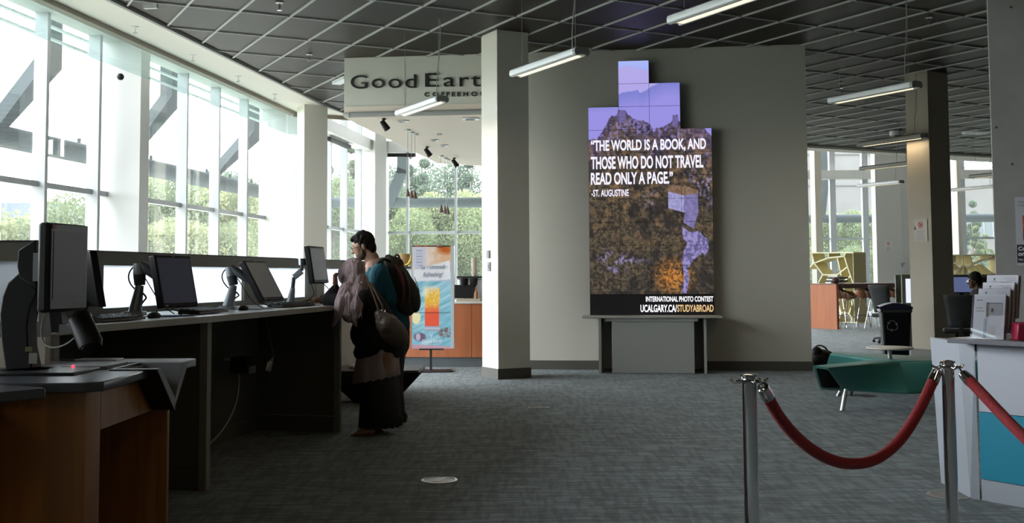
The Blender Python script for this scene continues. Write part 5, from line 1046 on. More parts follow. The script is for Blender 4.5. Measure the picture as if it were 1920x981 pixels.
# partition behind the counter
def part_line(pts, label, posts, glass, zl=0):
    o = thing('partition', label, 'partition', tuple((pts[0]+pts[-1])/2)[:2]+(0,))
    a, b = pts; d = (b-a).normalized(); n = Vector((-d.y, d.x, 0))*.03
    P4 = lambda p, q: [p-n, q-n, q+n, p+n]
    prism(RAIL, 'top_rail', P4(a, b), 1.378, 1.462, o); prism(mat('dark_cap', (.02, .02, .018), .5), 'top_cap', P4(a, b), 1.462, 1.472, o); prism(RAIL, 'lower_rail', P4(a, b), 1.03, 1.10, o)
    L_ = (b-a).length; k = max(1, int(L_/1.2)); 
    for i in range(k): prism(BEI, 'lower_panel', P4(a+d*(L_*i/k+.004), a+d*(L_*(i+1)/k-.004)), .0, 1.03, o)
    for p, w_ in posts: prism(RAIL, 'post', P4(p-d*w_/2, p+d*w_/2), 1.10, 1.378, o)
    for p, q in glass: n2 = n*.15; prism(FROST, 'frosted_pane', [p-n2, q-n2, q+n2, p+n2], 1.10, 1.378, o)
    return o
PL = lambda px: (lambda p: Vector((p.x, p.y, 0)))(onpl(px, 530, (KX(6)-.05, 6), (KX(9)-.05, 9)))
Pa, Pb = Vector((KX(5.30)-.05, 5.30, 0)), Vector((KX(13.2)-.05, 13.2, 0))
cuts = [(PL(186), PL(452)), (PL(486), PL(571)), (PL(603), PL(668)), (PL(676), Pb)]
part_line((Pa, Pb), 'olive framed partition with frosted panes running behind the computer counter', [((PL(186)+Pa)/2, (PL(186)-Pa).length)]+[((PL(a)+PL(b))/2, (PL(b)-PL(a)).length-.004) for a, b in ((452, 467), (468.5, 486), (571, 586), (587.5, 603), (668, 676))], cuts)
W0, W1 = Vector((-4.6, 5.16, 0)), Vector((-2.125, 5.16, 0))
wg = lambda px: (lambda p: Vector((p.x, 5.16, 0)))(aty(px, 530, 5.16))
part_line((W0, W1), 'olive framed partition with a frosted pane and beige lower panels behind the self-service kiosk', [((wg(79)+W1)/2, (W1-wg(79)).length)], [(W0, wg(79))])

# ---- monitors on arms
SCRN = [mat('dark_screen_a', (.008, .009, .012), .35, spec=.25, emis=((.010, .011, .016), 1)), mat('dark_screen_b', (.014, .014, .012), .35, spec=.25, emis=((.032, .032, .027), 1)), mat('dark_screen_c', (.014, .015, .015), .35, spec=.25, emis=((.026, .028, .029), 1))]
ARMG = mat('arm_silver', (.33, .35, .36), .35, .6); ARMD = mat('arm_dark_grey', (.075, .085, .09), .4)
def arm_monitor(quad, Y, yaw, tilt, label, sm, wd_=.375, ht=.335, armpx=None, base=None, alab='', elbow=None):
    cx_, cy_ = sum(p[0] for p in quad)/4, sum(p[1] for p in quad)/4; c = aty(cx_, cy_, Y)
    n = Vector((math.cos(yaw), math.sin(yaw), 0)); a = Vector((-n.y, n.x, 0)); up = Vector((0, 0, 1))*math.cos(tilt)-n*math.sin(tilt); nn = n*math.cos(tilt)+Vector((0, 0, 1))*math.sin(tilt)
    o = thing('monitor', label, 'monitor', tuple(c), 0, 'monitors on arms over the counter')
    R_ = lambda x0, x1, y0, y1: [(x0, y0), (x1, y0), (x1, y1), (x0, y1)]
    MB().ext(R_(-wd_/2, wd_/2, -ht/2, ht/2), c, a, up, -nn*.045).build('housing', DKG if False else BLACK, o, bevel=.006)
    MB().ext(R_(-wd_/2+.018, wd_/2-.018, -ht/2+.026, ht/2-.018), c+nn*.0005, a, up, nn*.0015).build('screen', sm, o)
    MB().ext(R_(-.10, .10, -.08, .08), c-nn*.045, a, up, -nn*.03).build('rear_cover', BLACK, o, bevel=.01)
    MB().ext(R_(-.015, .015, ht/2-.012, ht/2-.006), c+nn*.001, a, up, nn*.001).build('maker_badge', GREYP, o); MB().ext(R_(-.16, -.13, -ht/2+.006, -ht/2+.016), c+nn*.001, a, up, nn*.001).build('power_button', GREYP, o)
    back = c-nn*.075
    m2 = thing('swing_mount', alab, 'monitor arm', tuple(base), 0, 'articulated monitor arms')
    MB().box(base+Vector((0, 0, .012)), (.12, .10, .024)).build('clamp_base', ARMG, m2, bevel=.004)
    return o, m2, c, nn, a, up, back
M1 = arm_monitor([(288, 479), (358, 484), (376, 570), (305, 575)], 7.15, R(-19), R(12), 'monitor leaning back on the arm nearest the kiosk, dark screen', SCRN[0], base=Vector((aty(262, 590, 7.15).x-.03, 7.15, HT)), alab='silver and dark monitor arm nearest the kiosk')
M2 = arm_monitor([(453, 492), (505, 494), (538, 556), (488, 561)], 8.35, R(-12), R(29), 'steeply tilted middle monitor over the counter', SCRN[1], base=Vector((aty(433, 580, 8.35).x-.02, 8.35, HT)), alab='middle monitor arm with dark upper link')
M3 = arm_monitor([(573, 462), (612, 466), (623, 527), (585, 530)], 9.35, R(-8), R(9), 'small upright monitor next to the woman at the far counter end', SCRN[2], wd_=.40, ht=.31, base=Vector((aty(549, 570, 9.3).x-.02, 9.3, HT)), alab='bright silver zigzag monitor arm beside the woman')
def cabl(pts, o, r_=.0035, m_=BLACK, nm='cable'): MB().tube(pts, r_, 6).build(nm, m_, o, smooth=180)
def armA(M, Yb, pxs, name):      # post, elbow box, sloping link
    mon, m2, c, nn, a, up, back = M; base = Vector(m2.location)
    lo, top, el = pxs; L = aty(*lo, Yb); T = aty(*top, Yb); E_ = aty(*el, Yb)
    MB().tube([base+Vector((0, 0, .02)), Vector((L.x, L.y, L.z))], [.042, .026], 14).build('lower_post', ARMG, m2, smooth=60)
    MB().tube([L, L+(T-L)*.5], [.034, .040], 14).build('lower_joint', ARMD, m2, smooth=60); MB().tube([L+(T-L)*.5, T], [.040, .036], 14).build('upper_joint', ARMG, m2, smooth=60)
    MB().tube([T+Vector((.01, 0, .0)), T+(back-T)*.3, T+(back-T)*.75, back], [.034, .055, .052, .028], 12, sq=.6).build('upper_link', ARMD, m2, smooth=60)
    MB().sph(back, .026, 10).build('tilt_head', ARMD, m2, smooth=60)
    cabl(bez(T, T+Vector((-.10, 0, -.05)), L+Vector((-.09, 0, .0)), L+Vector((.02, 0, -.06)), 12), m2, .005)
    cabl(bez(L+Vector((.02, 0, -.05)), L+Vector((.07, 0, -.10)), base+Vector((.05, 0, .12)), base+Vector((.02, .02, .03)), 10), m2, .006)
    cabl(bez(back+Vector((0, 0, -.04)), back+Vector((-.02, 0, -.12)), c-up*.17-nn*.05+Vector((-.02, 0, -.02)), c-up*.15-nn*.06+Vector((.04, 0, -.03)), 10), mon)
    cabl(bez(L+Vector((.03, 0, .05)), L+Vector((.09, 0, -.04)), base+Vector((.15, 0, .06)), base+Vector((.28, -.1, .01)), 12), m2)
armA(M1, 7.15, ((262, 535), (261, 494), (300, 540)), 'a'); armA(M2, 8.35, ((438, 535), (431, 500), (470, 545)), 'b')
mon, m2, c, nn, a, up, back = M3; base = Vector(m2.location); z1, z2, z3, z4 = aty(549, 540, 9.3), aty(551, 520, 9.3), aty(566, 508, 9.3), aty(566, 497, 9.3)
MB().tube([base+Vector((0, 0, .02)), z1], [.034, .020], 12).build('lower_post', ARMG, m2, smooth=60); MB().tube([z1, z2], .016, 10).build('post_pin', ARMD, m2); MB().bar(z2, z3, .035, .05).build('lower_link', ARMG, m2, bevel=.006); MB().tube([z3, z4], .013, 10).build('link_pin', ARMD, m2)
MB().tube([z4, z4+Vector((0, 0, .055))], [.030, .038], 14).build('head_joint', CHROME, m2, smooth=60); MB().tube([z4+Vector((0, 0, .03)), back], .022, 10).build('head_link', ARMG, m2, smooth=60)
cabl(bez(back+Vector((0, 0, -.1)), back+Vector((.02, 0, -.25)), base+Vector((.25, 0, .12)), base+Vector((.1, 0, .01)), 14), mon); cabl(bez(c-up*.15, c-up*.2+Vector((.12, 0, -.05)), c-up*.25+Vector((.12, 0, -.1)), c-up*.28+Vector((.02, 0, -.06)), 10), mon)
# the near monitor hidden behind the kiosk screen
c = aty(172, 523, 6.05); o = thing('monitor', 'black monitor edge just right of the kiosk touch screen', 'monitor', tuple(c), 0); nn = Vector((.80, .6, 0)); a = Vector((-nn.y, nn.x, 0)); up = (Vector((0, 0, 1))-nn*.18).normalized()
MB().ext([(-.18, -.15), (.12, -.15), (.12, .15), (-.18, .15)], c-nn*.0, a, up, -nn*.04).build('housing', BLACK, o, bevel=.005); MB().bar(c-up*.12-nn*.05, Vector((c.x-.07, c.y-.05, HT)), .05, .04).build('stand', DKG, o)
# keyboards, mice, pads, papers
KEYM = mat('black_keys', (.02, .02, .021), .35); KEYT = mat('key_tops', (.055, .055, .06), .3)
def keyboard(x, y, rz, label):
    o = thing('keyboard', label, 'keyboard', (x, y, HT), rz, 'black keyboards on the counter')
    MB().add([(-.22, -.075, .004), (.22, -.075, .004), (.22, .075, .004), (-.22, .075, .004), (-.215, -.072, .018), (.215, -.072, .018), (.215, .072, .032), (-.215, .072, .032)], [(0, 3, 2, 1), (4, 5, 6, 7), (0, 1, 5, 4), (1, 2, 6, 5), (2, 3, 7, 6), (3, 0, 4, 7)]).build('case', KEYM, o, world=False, bevel=.003)
    ks = MB()
    for r_ in range(5):
        for k in range(20): ks.box((-.20+k*.0211, -.055+r_*.0265, .0225+.0026*r_+.002), (.016, .019, .007))
    tag(ks.build('keys', KEYT, o, world=False), kind='stuff')
    for k in (-.19, .19): MB().box((k, .068, .004), (.02, .01, .008)).build('foot', BLACK, o, world=False)
    return o
def mouse(x, y, rz, label):
    o = thing('mouse', label, 'mouse', (x, y, HT), rz, 'black mice on the counter'); MB().sph((0, 0, .012), (.058, .032, .024), 14).build('body', BLACK, o, world=False, smooth=180); MB().lathe([(0, 0), (.006, .0), (.006, .008), (0, .008)], (.03, 0, .033), 8).build('wheel', GREYP, o, world=False)
kd = R(78)
keyboard(-2.19, 6.16, kd, 'black keyboard nearest the kiosk'); keyboard(-2.02, 7.36, R(80), 'black keyboard in front of the first leaning monitor'); keyboard(-1.74, 8.86, R(66), 'black keyboard before the small upright monitor')
mouse(-2.11, 6.62, kd, 'black mouse beyond the keyboard nearest the kiosk'); mouse(-1.92, 8.02, kd, 'black mouse below the middle monitor')
PADB = mat('blue_mouse_pad', (.03, .06, .20), .7)
def sheet(x, y, rz, w_, l_, m_, name, label, cat, t_=.004, z=HT): return tag(MB().box((x, y, z+t_/2), (w_, l_, t_), rz).build(name, m_), label, cat)
sheet(-2.10, 6.88, kd, .24, .20, PADB, 'mouse_pad', 'blue mouse pad between the first two keyboards', 'mouse pad'); sheet(-1.90, 8.24, kd, .26, .20, mat('grey_blue_pad', (.20, .26, .36), .6), 'mouse_pad', 'grey blue mouse pad below the middle monitor', 'mouse pad')
sheet(-1.92, 8.62, R(70), .28, .21, mat('paper_white', (.70, .71, .72), .7), 'paper', 'loose white sheet on the counter below the tilted monitor', 'paper', .002)
sheet(-1.83, 9.26, R(75), .30, .22, mat('paper_white', (.70, .71, .72), .7), 'booklet', 'white booklet on the counter by the woman', 'paper', .012); sheet(-1.70, 9.16, R(60), .22, .16, PADB, 'mouse_pad', 'small dark blue pad by the far keyboard', 'mouse pad')

# ================================================================ SELF-SERVICE KIOSKS
KTOP = mat('kiosk_dark_top', (.045, .050, .060), .28, spec=.6, noise=(40, (.055, .06, .07), .6)); KEDG = mat('kiosk_edge', (.010, .011, .014), .35); VGR = mat('kiosk_grey_metal', (.13, .135, .14), .42); KLG = mat('kiosk_light_top', (.30, .32, .34), .35)
def kiosk(loc, rz, label, grp='self-service kiosks', ft=None):
    # local: origin = far right top corner on the floor; -x deeper behind, -y towards the viewer
    o = thing('self_service_kiosk', label, 'kiosk', loc, rz, grp); D_ = .80; L_ = 1.27; b = lambda c, d, n, m_, par=None, bev=0: MB().box(c, d).build(n, m_, par or o, world=False, bevel=bev)
    ns, nf = -.69, -.24        # notch along y
    MB().prism([(-D_, -L_), (-.06, -L_), (-.0, -L_+.06), (0, ns), (-D_, ns)], .862, .90).build('near_top', KTOP, o, world=False, bevel=.006)
    MB().prism([(-D_, nf), (0, nf), (.02, -.02), (-.02, 0), (-D_, 0)], .862, .90).build('far_top', ft or KLG, o, world=False, bevel=.006)
    MB().prism([(-D_, ns), (-.18, ns), (-.10, nf), (-D_, nf)], .862, .893).build('middle_top', KTOP, o, world=False, bevel=.003)
    b((-.42, -.80, .905), (.40, .30, .014), 'reader_plate', KEDG, None, .004); b((-.40, -.44, .900), (.36, .28, .018), 'pad_plate', VGR, None, .004); b((-.42, -.12, .904), (.20, .10, .010), 'receipt_slot', SATIN, None, .002)
    MB().sph((-.335, -.66, .915), (.008, .008, .006), 8).build('indicator_light', mat('red_led', (.3, 0, 0), .3, emis=((1, .02, .05), 4)), o, world=False)
    # V shaped metal trough at the customer edge
    vy = -.45
    t = MB().ext([(ns-.03, .905), (ns+.03, .905), (vy+.005, .745), (vy-.005, .70)], (-.16, 0, 0), (0, 1, 0), (0, 0, 1), (.205, 0, 0)); t.build('trough_near_side', KEDG, o, world=False, bevel=.002)
    t = MB().ext([(nf+.01, .905), (nf-.09, .905), (vy+.005, .745), (vy-.005, .70)][::-1], (-.16, 0, 0), (0, 1, 0), (0, 0, 1), (.205, 0, 0)); MB().ext([(ns-.03, .906), (ns+.032, .906), (vy+.006, .745), (vy-.006, .698)], (.045, 0, 0), (0, 1, 0), (0, 0, 1), (.004, 0, 0)).build('trough_face', VGR, o, world=False); t.build('trough_far_side', VGR, o, world=False, bevel=.002)
    MB().ext([(ns+.03, .905), (nf-.09, .905), (vy+.005, .745)], (-.17, 0, 0), (0, 1, 0), (0, 0, 1), (.02, 0, 0)).build('trough_back', KEDG, o, world=False)
    # wood carcass
    MB().prism([(-.74, -1.20), (-.13, -1.20), (-.08, -1.185), (-.06, -1.13), (-.06, -1.075), (-.74, -1.075)], 0, .862).build('near_end', CHER, o, world=False, bevel=.004)
    b((-.40, -.235, .431), (.68, .12, .862), 'far_end', CHER, None, .003); b((-.075, -.685, .78), (.03, .78, .164), 'apron', CHER); b((-.72, -.65, .431), (.03, .86, .862), 'back_panel', CHER)
    MB().box((-.375, -.30, .43), (.69, .012, .85)).build('inner_lining', CHER, o, world=False)
    return o
k1 = kiosk((-1.575, 5.56, 0), 0, 'cherry wood self-service kiosk with dark top and V-shaped trough under the touch screen')
k2 = kiosk((-1.70, 4.12, 0), R(-30), 'second cherry wood kiosk cut off at the lower left corner', ft=KTOP)
# touch screen of the kiosk
KC = aty(128, 502, 4.78); yaw = R(-9); n = Vector((math.cos(yaw), math.sin(yaw), 0)); a = Vector((-n.y, n.x, 0)); Z = Vector((0, 0, 1))
ts = thing('touch_screen', 'tall black touch screen on a curved grey arm on the kiosk', 'kiosk screen', tuple(aty(60, 692, 4.85))[:2]+(.90,))
R_ = lambda x0, x1, y0, y1: [(x0, y0), (x1, y0), (x1, y1), (x0, y1)]
hw, hh = .155, .187
prof = R_(-hw, hw, -hh, hh)
MB().ext(R_(-hw, hw, -hh, hh), KC, a, Z, -n*.05).build('housing', DKG, ts, bevel=.014)
MB().ext(R_(-hw+.012, hw-.012, -hh+.012, hh-.004), KC-n*.002, a, Z, n*.008).build('bezel', mat('bezel_black', (.018, .018, .020), .35), ts, bevel=.003)
MB().ext(R_(-hw+.03, hw-.03, -hh+.055, hh-.035), KC+n*.007, a, Z, n*.0012).build('screen', mat('kiosk_screen', (.02, .018, .022), .35, spec=.25, emis=((.010, .008, .010), 1)), ts)
MB().ext(R_(-hw+.02, -hw+.05, hh-.026, hh-.010), KC+n*.007, a, Z, n*.0012).build('red_badge', mat('dull_red_badge', (.25, .06, .04), .5), ts)
yk = 4.84; ol = [(20, 693), (12, 640), (9, 590), (14, 555), (24, 530), (45, 512), (80, 545), (66, 575), (60, 610), (62, 650), (70, 690)]
Pk = [aty(x, y, yk) for x, y in ol]; MB().ext([(p.x, p.z) for p in Pk], (0, yk-.05, 0), (1, 0, 0), (0, 0, 1), (0, .10, 0)).build('curved_column', mat('kiosk_arm_grey', (.022, .022, .023), .6, spec=.2), ts, bevel=.006)
hd = [(45, 470), (78, 450), (80, 543), (47, 520), (43, 500)]; Ph = [aty(x, y, yk) for x, y in hd]; MB().ext([(p.x, p.z) for p in Ph], (0, yk-.06, 0), (1, 0, 0), (0, 0, 1), (0, .13, 0)).build('head_bracket', mat('kiosk_arm_grey', (.022, .022, .023), .6, spec=.2), ts, bevel=.005)
MB().bar(aty(60, 500, yk), KC-n*.05, .09, .12).build('mount', DKG, ts); p = aty(48, 692, yk); MB().box((p.x+.02, yk, .906), (.18, .22, .012)).build('base_plate', KEDG, ts, bevel=.003)
p = aty(60, 672, yk-.05); MB().box((p.x+.005, yk-.052, p.z), (.035, .003, .045)).build('sticker', mat('sticker_grey', (.28, .28, .25), .6), ts); p = aty(52, 655, yk-.05); MB().box((p.x+.005, yk-.052, p.z), (.03, .003, .02)).build('sticker', mat('sticker_green', (.14, .15, .05), .6), ts)
# hand scanner and bracket under the screen
sc_ = thing('barcode_scanner', 'dark barcode scanner hanging below the kiosk touch screen', 'scanner', tuple(aty(155, 655, 4.72)))
s0, s1_ = aty(150, 600, 4.72), aty(170, 645, 4.66); MB().tube([s0+Vector((-.0, .05, .02)), s0, s1_, s1_+Vector((.005, -.01, -.015))], [.03, .048, .050, .044], 18, sq=.75).build('body', BLACK, sc_, smooth=40)
MB().tube([s1_+Vector((.004, -.012, -.014)), s1_+Vector((.006, -.014, -.018))], [.038, .036], 16, sq=.75).build('window', BLACK, sc_)
b0_ = aty(107, 588, 4.80); MB().bar(b0_+Vector((0, 0, .02)), aty(112, 622, 4.80), .05, .05).bar(aty(104, 615, 4.80), aty(146, 618, 4.76), .03, .035).build('bracket', BLACK, sc_)
cabl(bez(aty(84, 588, 4.8), aty(58, 672, 4.8), aty(120, 660, 4.75), aty(145, 628, 4.74), 18), sc_, .004, mat('grey_cable', (.20, .20, .19), .5))
MB().tube([aty(157, 618, 4.66), aty(158, 620, 4.64)], .004, 6).build('red_window', BLACK, sc_)
# ================================================================ PEOPLE
SKIN = mat('skin_warm', (.36, .20, .13), .5); SKIN2 = mat('skin_tan', (.33, .17, .10), .5); SKIN3 = mat('skin_deep', (.10, .05, .03), .5); HAIR = mat('black_hair', (.010, .008, .007), .75, bump=(120, .6), spec=.2)
TSH = mat('dark_teal_cotton', (.010, .085, .115), .9, bump=(9, .6, .02), stretch=(2.5, 2.5, .6)); TROU = mat('black_trousers', (.014, .014, .015), .85); COAT = mat('black_cardigan', (.009, .009, .010), .9); MAUV = mat('mauve_tunic_cloth', (.40, .29, .27), .85, bump=(14, .3, .01)); HIJ = mat('dusty_mauve_scarf', (.44, .33, .33), .85, bump=(9, 1.0, .035), stretch=(3.2, 3.2, .45), noise=(14, (.36, .26, .27), 1))
def cap(t, a, b, r0, r1, n=14, sq=None):
    t.tube([a, b], [r0, r1], n, sq=sq); t.sph(a, r0, n); t.sph(b, r1, n); return t
def chain(t, pts, rr, n=14):
    for i in range(len(pts)-1): cap(t, pts[i], pts[i+1], rr[i], rr[i+1], n)
    return t
def ell(t, c, r, fwd, up):      # ellipsoid with radii (side, forward, up)
    f = Vector(fwd).normalized(); u = Vector(up); u = (u-f*u.dot(f)).normalized(); s = f.cross(u); M = Matrix((s, f, u)).transposed(); return t.sph(c, r, 18, M)
def vox(t, name, m_, parent, v=.008, it=4, **k):
    o = t.build(name, m_, parent, recalc=False); r_ = o.modifiers.new('remesh', 'REMESH'); r_.mode = 'VOXEL'; r_.voxel_size = v; r_.use_smooth_shade = True
    if it: s = o.modifiers.new('smooth', 'SMOOTH'); s.iterations = it; s.factor = .5
    for a, b in k.items(): o[a] = b
    return o
def frame(f, u): f = Vector(f).normalized(); u = Vector(u); u = (u-f*u.dot(f)).normalized(); return f, u, f.cross(u)
def head(t, C, f, u, k=1.0):
    f, u, s = frame(f, u); P = lambda a, b, c: C+(f*a+s*b+u*c)*k
    ell(t, P(-.012, 0, .025), (.076*k, .094*k, .088*k), f, u); ell(t, P(.028, 0, -.045), (.058*k, .060*k, .066*k), f, u); ell(t, P(.040, 0, .0), (.064*k, .052*k, .070*k), f, u)
    t.sph(P(.068, 0, -.098), .021*k, 10); cap(t, P(.086, 0, .022), P(.108, 0, -.018), .008*k, .013*k); t.sph(P(.098, .010, -.022), .009*k, 8); t.sph(P(.098, -.010, -.022), .009*k, 8)
    cap(t, P(.084, -.018, -.052), P(.084, .018, -.052), .008*k, .008*k); cap(t, P(.081, -.015, -.064), P(.081, .015, -.064), .008*k, .008*k)
    cap(t, P(.080, -.034, .034), P(.080, .034, .034), .010*k, .010*k)
    for q in (-1, 1): ell(t, P(-.005, .078*q, -.008), (.010*k, .018*k, .030*k), f, u); t.sph(P(.052, .040*q, -.025), .022*k, 8)
    cap(t, P(-.03, 0, -.05), P(-.045, 0, -.13), .052*k, .055*k)
def eyes(parent, C, f, u, k=1.0):
    f, u, s = frame(f, u)
    for q in (-1, 1):
        c = C+(f*.077+s*.031*q+u*.014)*k; e = MB().sph(c, .0115*k, 10).build('eye', WHITE, parent, smooth=180); MB().sph(c+f*.0065*k, .0062*k, 8).build('iris', HAIR, e, smooth=180)
def hand(t, W, d, pn, k=1.0, curl=.6, side=1):      # W wrist, d along the hand, pn palm normal
    d, pn = Vector(d).normalized(), Vector(pn); pn = (pn-d*pn.dot(d)).normalized(); s = d.cross(pn)*side
    for q in (-.024, -.008, .008, .024): cap(t, W+d*.01*k+s*q*.7*k, W+d*.085*k+s*q*k, .014*k, .0115*k, 10)
    for q, L_, r_ in ((-.028, .058, .0075), (-.0095, .070, .0085), (.0095, .074, .0088), (.028, .068, .0085)):
        a = W+d*.09*k+s*q*k; e = d
        for j in range(3):
            ang = curl*(.35+.35*j); e = (d*math.cos(ang*(j+1)*.6)+pn*math.sin(ang*(j+1)*.6)).normalized(); b = a+e*L_*k*(.45, .32, .25)[j]; cap(t, a, b, r_*k*(1-.06*j), r_*k*(.94-.06*j), 8); a = b
    a = W+d*.025*k+s*.026*k; b = a+(d*.6+s*.65+pn*.35).normalized()*.038*k; c = b+(d*.85+s*.2+pn*.4).normalized()*.030*k; e = c+(d*.95+pn*.3).normalized()*.024*k
    cap(t, a, b, .013*k, .011*k, 8); cap(t, b, c, .0105*k, .0095*k, 8); cap(t, c, e, .0095*k, .008*k, 8)
Zu = Vector((0, 0, 1))
def cr(P, n=6):
    P = [Vector(p) for p in P]; Q = []
    for i in range(len(P)-1):
        a, b, c_, d_ = P[max(i-1, 0)], P[i], P[i+1], P[min(i+2, len(P)-1)]
        for k in range(n): t = k/n; Q.append(.5*((2*b)+(c_-a)*t+(2*a-5*b+4*c_-d_)*t*t+(3*b-a-3*c_+d_)*t**3))
    return Q+[P[-1]]
def strap(P, r_, n=8, sq=.5):
    m_ = len(P); k = 6; rr = []
    if not isinstance(r_, list): r_ = [r_]*m_
    for i in range(m_-1): rr += [r_[i]+(r_[i+1]-r_[i])*j/k for j in range(k)]
    return MB().tube(cr(P, k), rr+[r_[-1]], n, sq=sq)
# ---------------------------------------------------------------- the man
YM = 9.98
pm = lambda x, y, d=0: aty(x, y, YM+d)+Vector((0, 0, 0))
man = thing('person', 'dark-haired man with glasses in a teal T-shirt, bowing over the counter end', 'person', tuple(onz(740, 794)))
hf, hu_ = Vector((-.93, -.10, -.36)), Vector((-.36, 0, .93)); HC = pm(680.5, 462.5)
t = MB(); head(t, HC, hf, hu_, 1.02); nb = pm(704, 503)
cap(t, HC+Vector((.032, 0, -.07)), nb, .046, .052)
chain(t, [nb, pm(716, 545), pm(728, 590), pm(736, 630)], [.095, .120, .115, .125]); ell(t, pm(716, 525), (.17, .10, .12), (1, 0, 0), Zu)
for q in (-1, 1):
    sh = pm(711, 511, .175*q); el = pm(694, 572, .21*q); wr = pm(650, 578, .16*q); chain(t, [sh, el, wr], [.052, .040, .027]); hand(t, wr, (-1, -.1*q, -.12), (0, 0, -1), .98, .5, q)
    chain(t, [pm(738, 640, .09*q), pm(735+3*q, 714, .10*q), pm(742+4*q, 784, .11*q)], [.085, .055, .038]); f_ = pm(742+4*q, 789, .11*q); f_.z = .035; cap(t, f_+Vector((.03, 0, 0)), f_+Vector((-.13, 0, -.005)), .032, .028)
vox(t, 'body', SKIN, man, .007, 3); eyes(man, HC, hf, hu_, 1.02)
t = MB(); f, u, s = frame(hf, hu_); P = lambda a, b, c: HC+f*a+s*b+u*c
ell(t, P(-.030, 0, .040), (.088, .096, .096), f, u); ell(t, P(.025, 0, .090), (.064, .062, .036), f, u); cap(t, P(.068, -.035, .088), P(.068, .035, .088), .018, .018); ell(t, P(-.065, 0, -.02), (.074, .050, .075), f, u); ell(t, P(-.055, 0, -.07), (.055, .035, .04), f, u)
for q in (-1, 1): cap(t, P(.012, .076*q, .03), P(.016, .074*q, -.012), .012, .008)
rd = random.Random(3)
for k in range(90): a, b = rd.uniform(-1.3, 1.3), rd.uniform(0, 1.9); n_ = (f*math.cos(a)*math.cos(b)+s*math.sin(a)+u*math.sin(b)*math.cos(a)); t.sph(P(-.028, 0, .045)+n_*.090, .012, 6)
vox(t, 'hair', HAIR, man, .006, 2)
t = MB(); ell(t, P(.030, 0, -.062), (.061, .060, .056), f, u); cap(t, P(.01, .066, -.02), P(.03, .05, -.07), .010, .014); cap(t, P(.01, -.066, -.02), P(.03, -.05, -.07), .010, .014); vox(t, 'beard', mat('short_beard', (.085, .05, .035), .8), man, .006, 2)
gb = MB()
for q in (-1, 1):
    c = P(.098, .032*q, .012); gb.tube([c+s*.022*math.cos(a)+u*.017*math.sin(a) for a in [2*math.pi*k/14 for k in range(15)]], .0018, 6); gb.tube([c+s*.022*q, P(.02, .080*q, .012), P(-.02, .082*q, .005)], .002, 6)
gb.tube([P(.1, -.010, .016), P(.104, 0, .018), P(.1, .010, .016)], .0018, 6); gb.build('glasses', BLACK, man)
# T-shirt
t = MB(); ell(t, pm(712, 516), (.205, .095, .085), (1, 0, 0), Zu); chain(t, [pm(710, 520), pm(716, 548), pm(727, 590), pm(735, 632)], [.118, .140, .135, .148]); cap(t, pm(704, 495), pm(711, 508), .064, .10); ell(t, pm(699, 507), (.10, .055, .06), (1, 0, -.3), Zu); chain(t, [pm(703, 508), pm(701, 535), pm(708, 590)], [.085, .105, .115]); chain(t, [pm(722, 520), pm(735, 560), pm(742, 610)], [.12, .13, .13])
for q in (-1, 1): chain(t, [pm(712, 511, .17*q), pm(701, 548, .20*q)], [.082, .074]); cap(t, pm(716, 522, .12*q), pm(728, 560, .12*q), .085, .09)
chain(t, [pm(715, 545, -.09), pm(730, 625, -.08)], [.07, .09]); vox(t, 'tshirt', TSH, man, .009, 5)
t = MB(); cap(t, pm(737, 622), pm(738, 645), .150, .145)
for q in (-1, 1): chain(t, [pm(738, 648, .085*q), pm(735+3*q, 714, .10*q), pm(742+4*q, 780, .11*q)], [.115, .082, .068])
vox(t, 'trousers', TROU, man, .010, 4)
for q in (-1, 1):
    f_ = pm(742+4*q, 789, .11*q); f_.z = .0; t = MB(); cap(t, f_+Vector((.045, 0, .045)), f_+Vector((-.15, 0, .036)), .044, .034); cap(t, f_+Vector((.03, 0, .07)), f_+Vector((-.02, 0, .06)), .045, .04); t.box(f_+Vector((-.055, 0, .012)), (.27, .08, .022)); vox(t, 'shoe', BLACK, man, .007, 2)
# backpack
BPK = mat('olive_backpack_cloth', (.035, .032, .024), .8, bump=(90, .3)); BPR = mat('maroon_backpack_trim', (.11, .012, .02), .7); BPG = mat('grey_backpack_strap', (.07, .068, .06), .7)
bc = pm(757, 534); bu = (pm(735, 480)-pm(765, 588)).normalized(); bf = Vector((bu.z, 0, -bu.x)); bf = bf if bf.x > 0 else -bf
bp_ = thing('backpack', 'bulky olive backpack with maroon trim on the back of the man', 'backpack', tuple(pm(757, 590)))
t = MB(); B = lambda a, b, c: bc+bf*a+Vector((0, 1, 0))*b+bu*c
ell(t, pm(737, 508), (.135, .085, .14), bf, bu); ell(t, pm(750, 538), (.155, .125, .22), bf, bu); ell(t, pm(757, 566), (.155, .120, .14), bf, bu); cap(t, pm(728, 484), pm(742, 497), .035, .075)
vox(t, 'main_bag', BPK, bp_, .009, 4)
t = MB(); ell(t, pm(771, 552), (.125, .075, .17), bf, bu); vox(t, 'front_pocket', BPK, bp_, .008, 3)
Q = lambda x, y, d: pm(x, y, d)
for d_ in (-.150, .150): strap([Q(741, 497, d_*.72), Q(752, 517, d_*.98), Q(757, 545, d_*1.04), Q(752, 575, d_*.95)], [.012, .022, .020, .012]).build('maroon_piping', BPR, bp_, smooth=180)
for d_ in (-.150, .150): strap([Q(757, 507, d_*.62), Q(766, 528, d_*.88), Q(768, 556, d_*.92), Q(762, 585, d_*.75)], .011).build('compression_strap', BPG, bp_, smooth=180)
strap([Q(777, 520, -.07), Q(786, 548, -.08), Q(780, 578, -.08)], .006).build('zip', BPG, bp_, smooth=180); MB().tube(bez(Q(738, 486, -.02), Q(744, 470, -.02), Q(752, 480, -.02), Q(748, 496, -.02), 8), .010, 8).build('grab_loop', BPK, bp_, smooth=180)
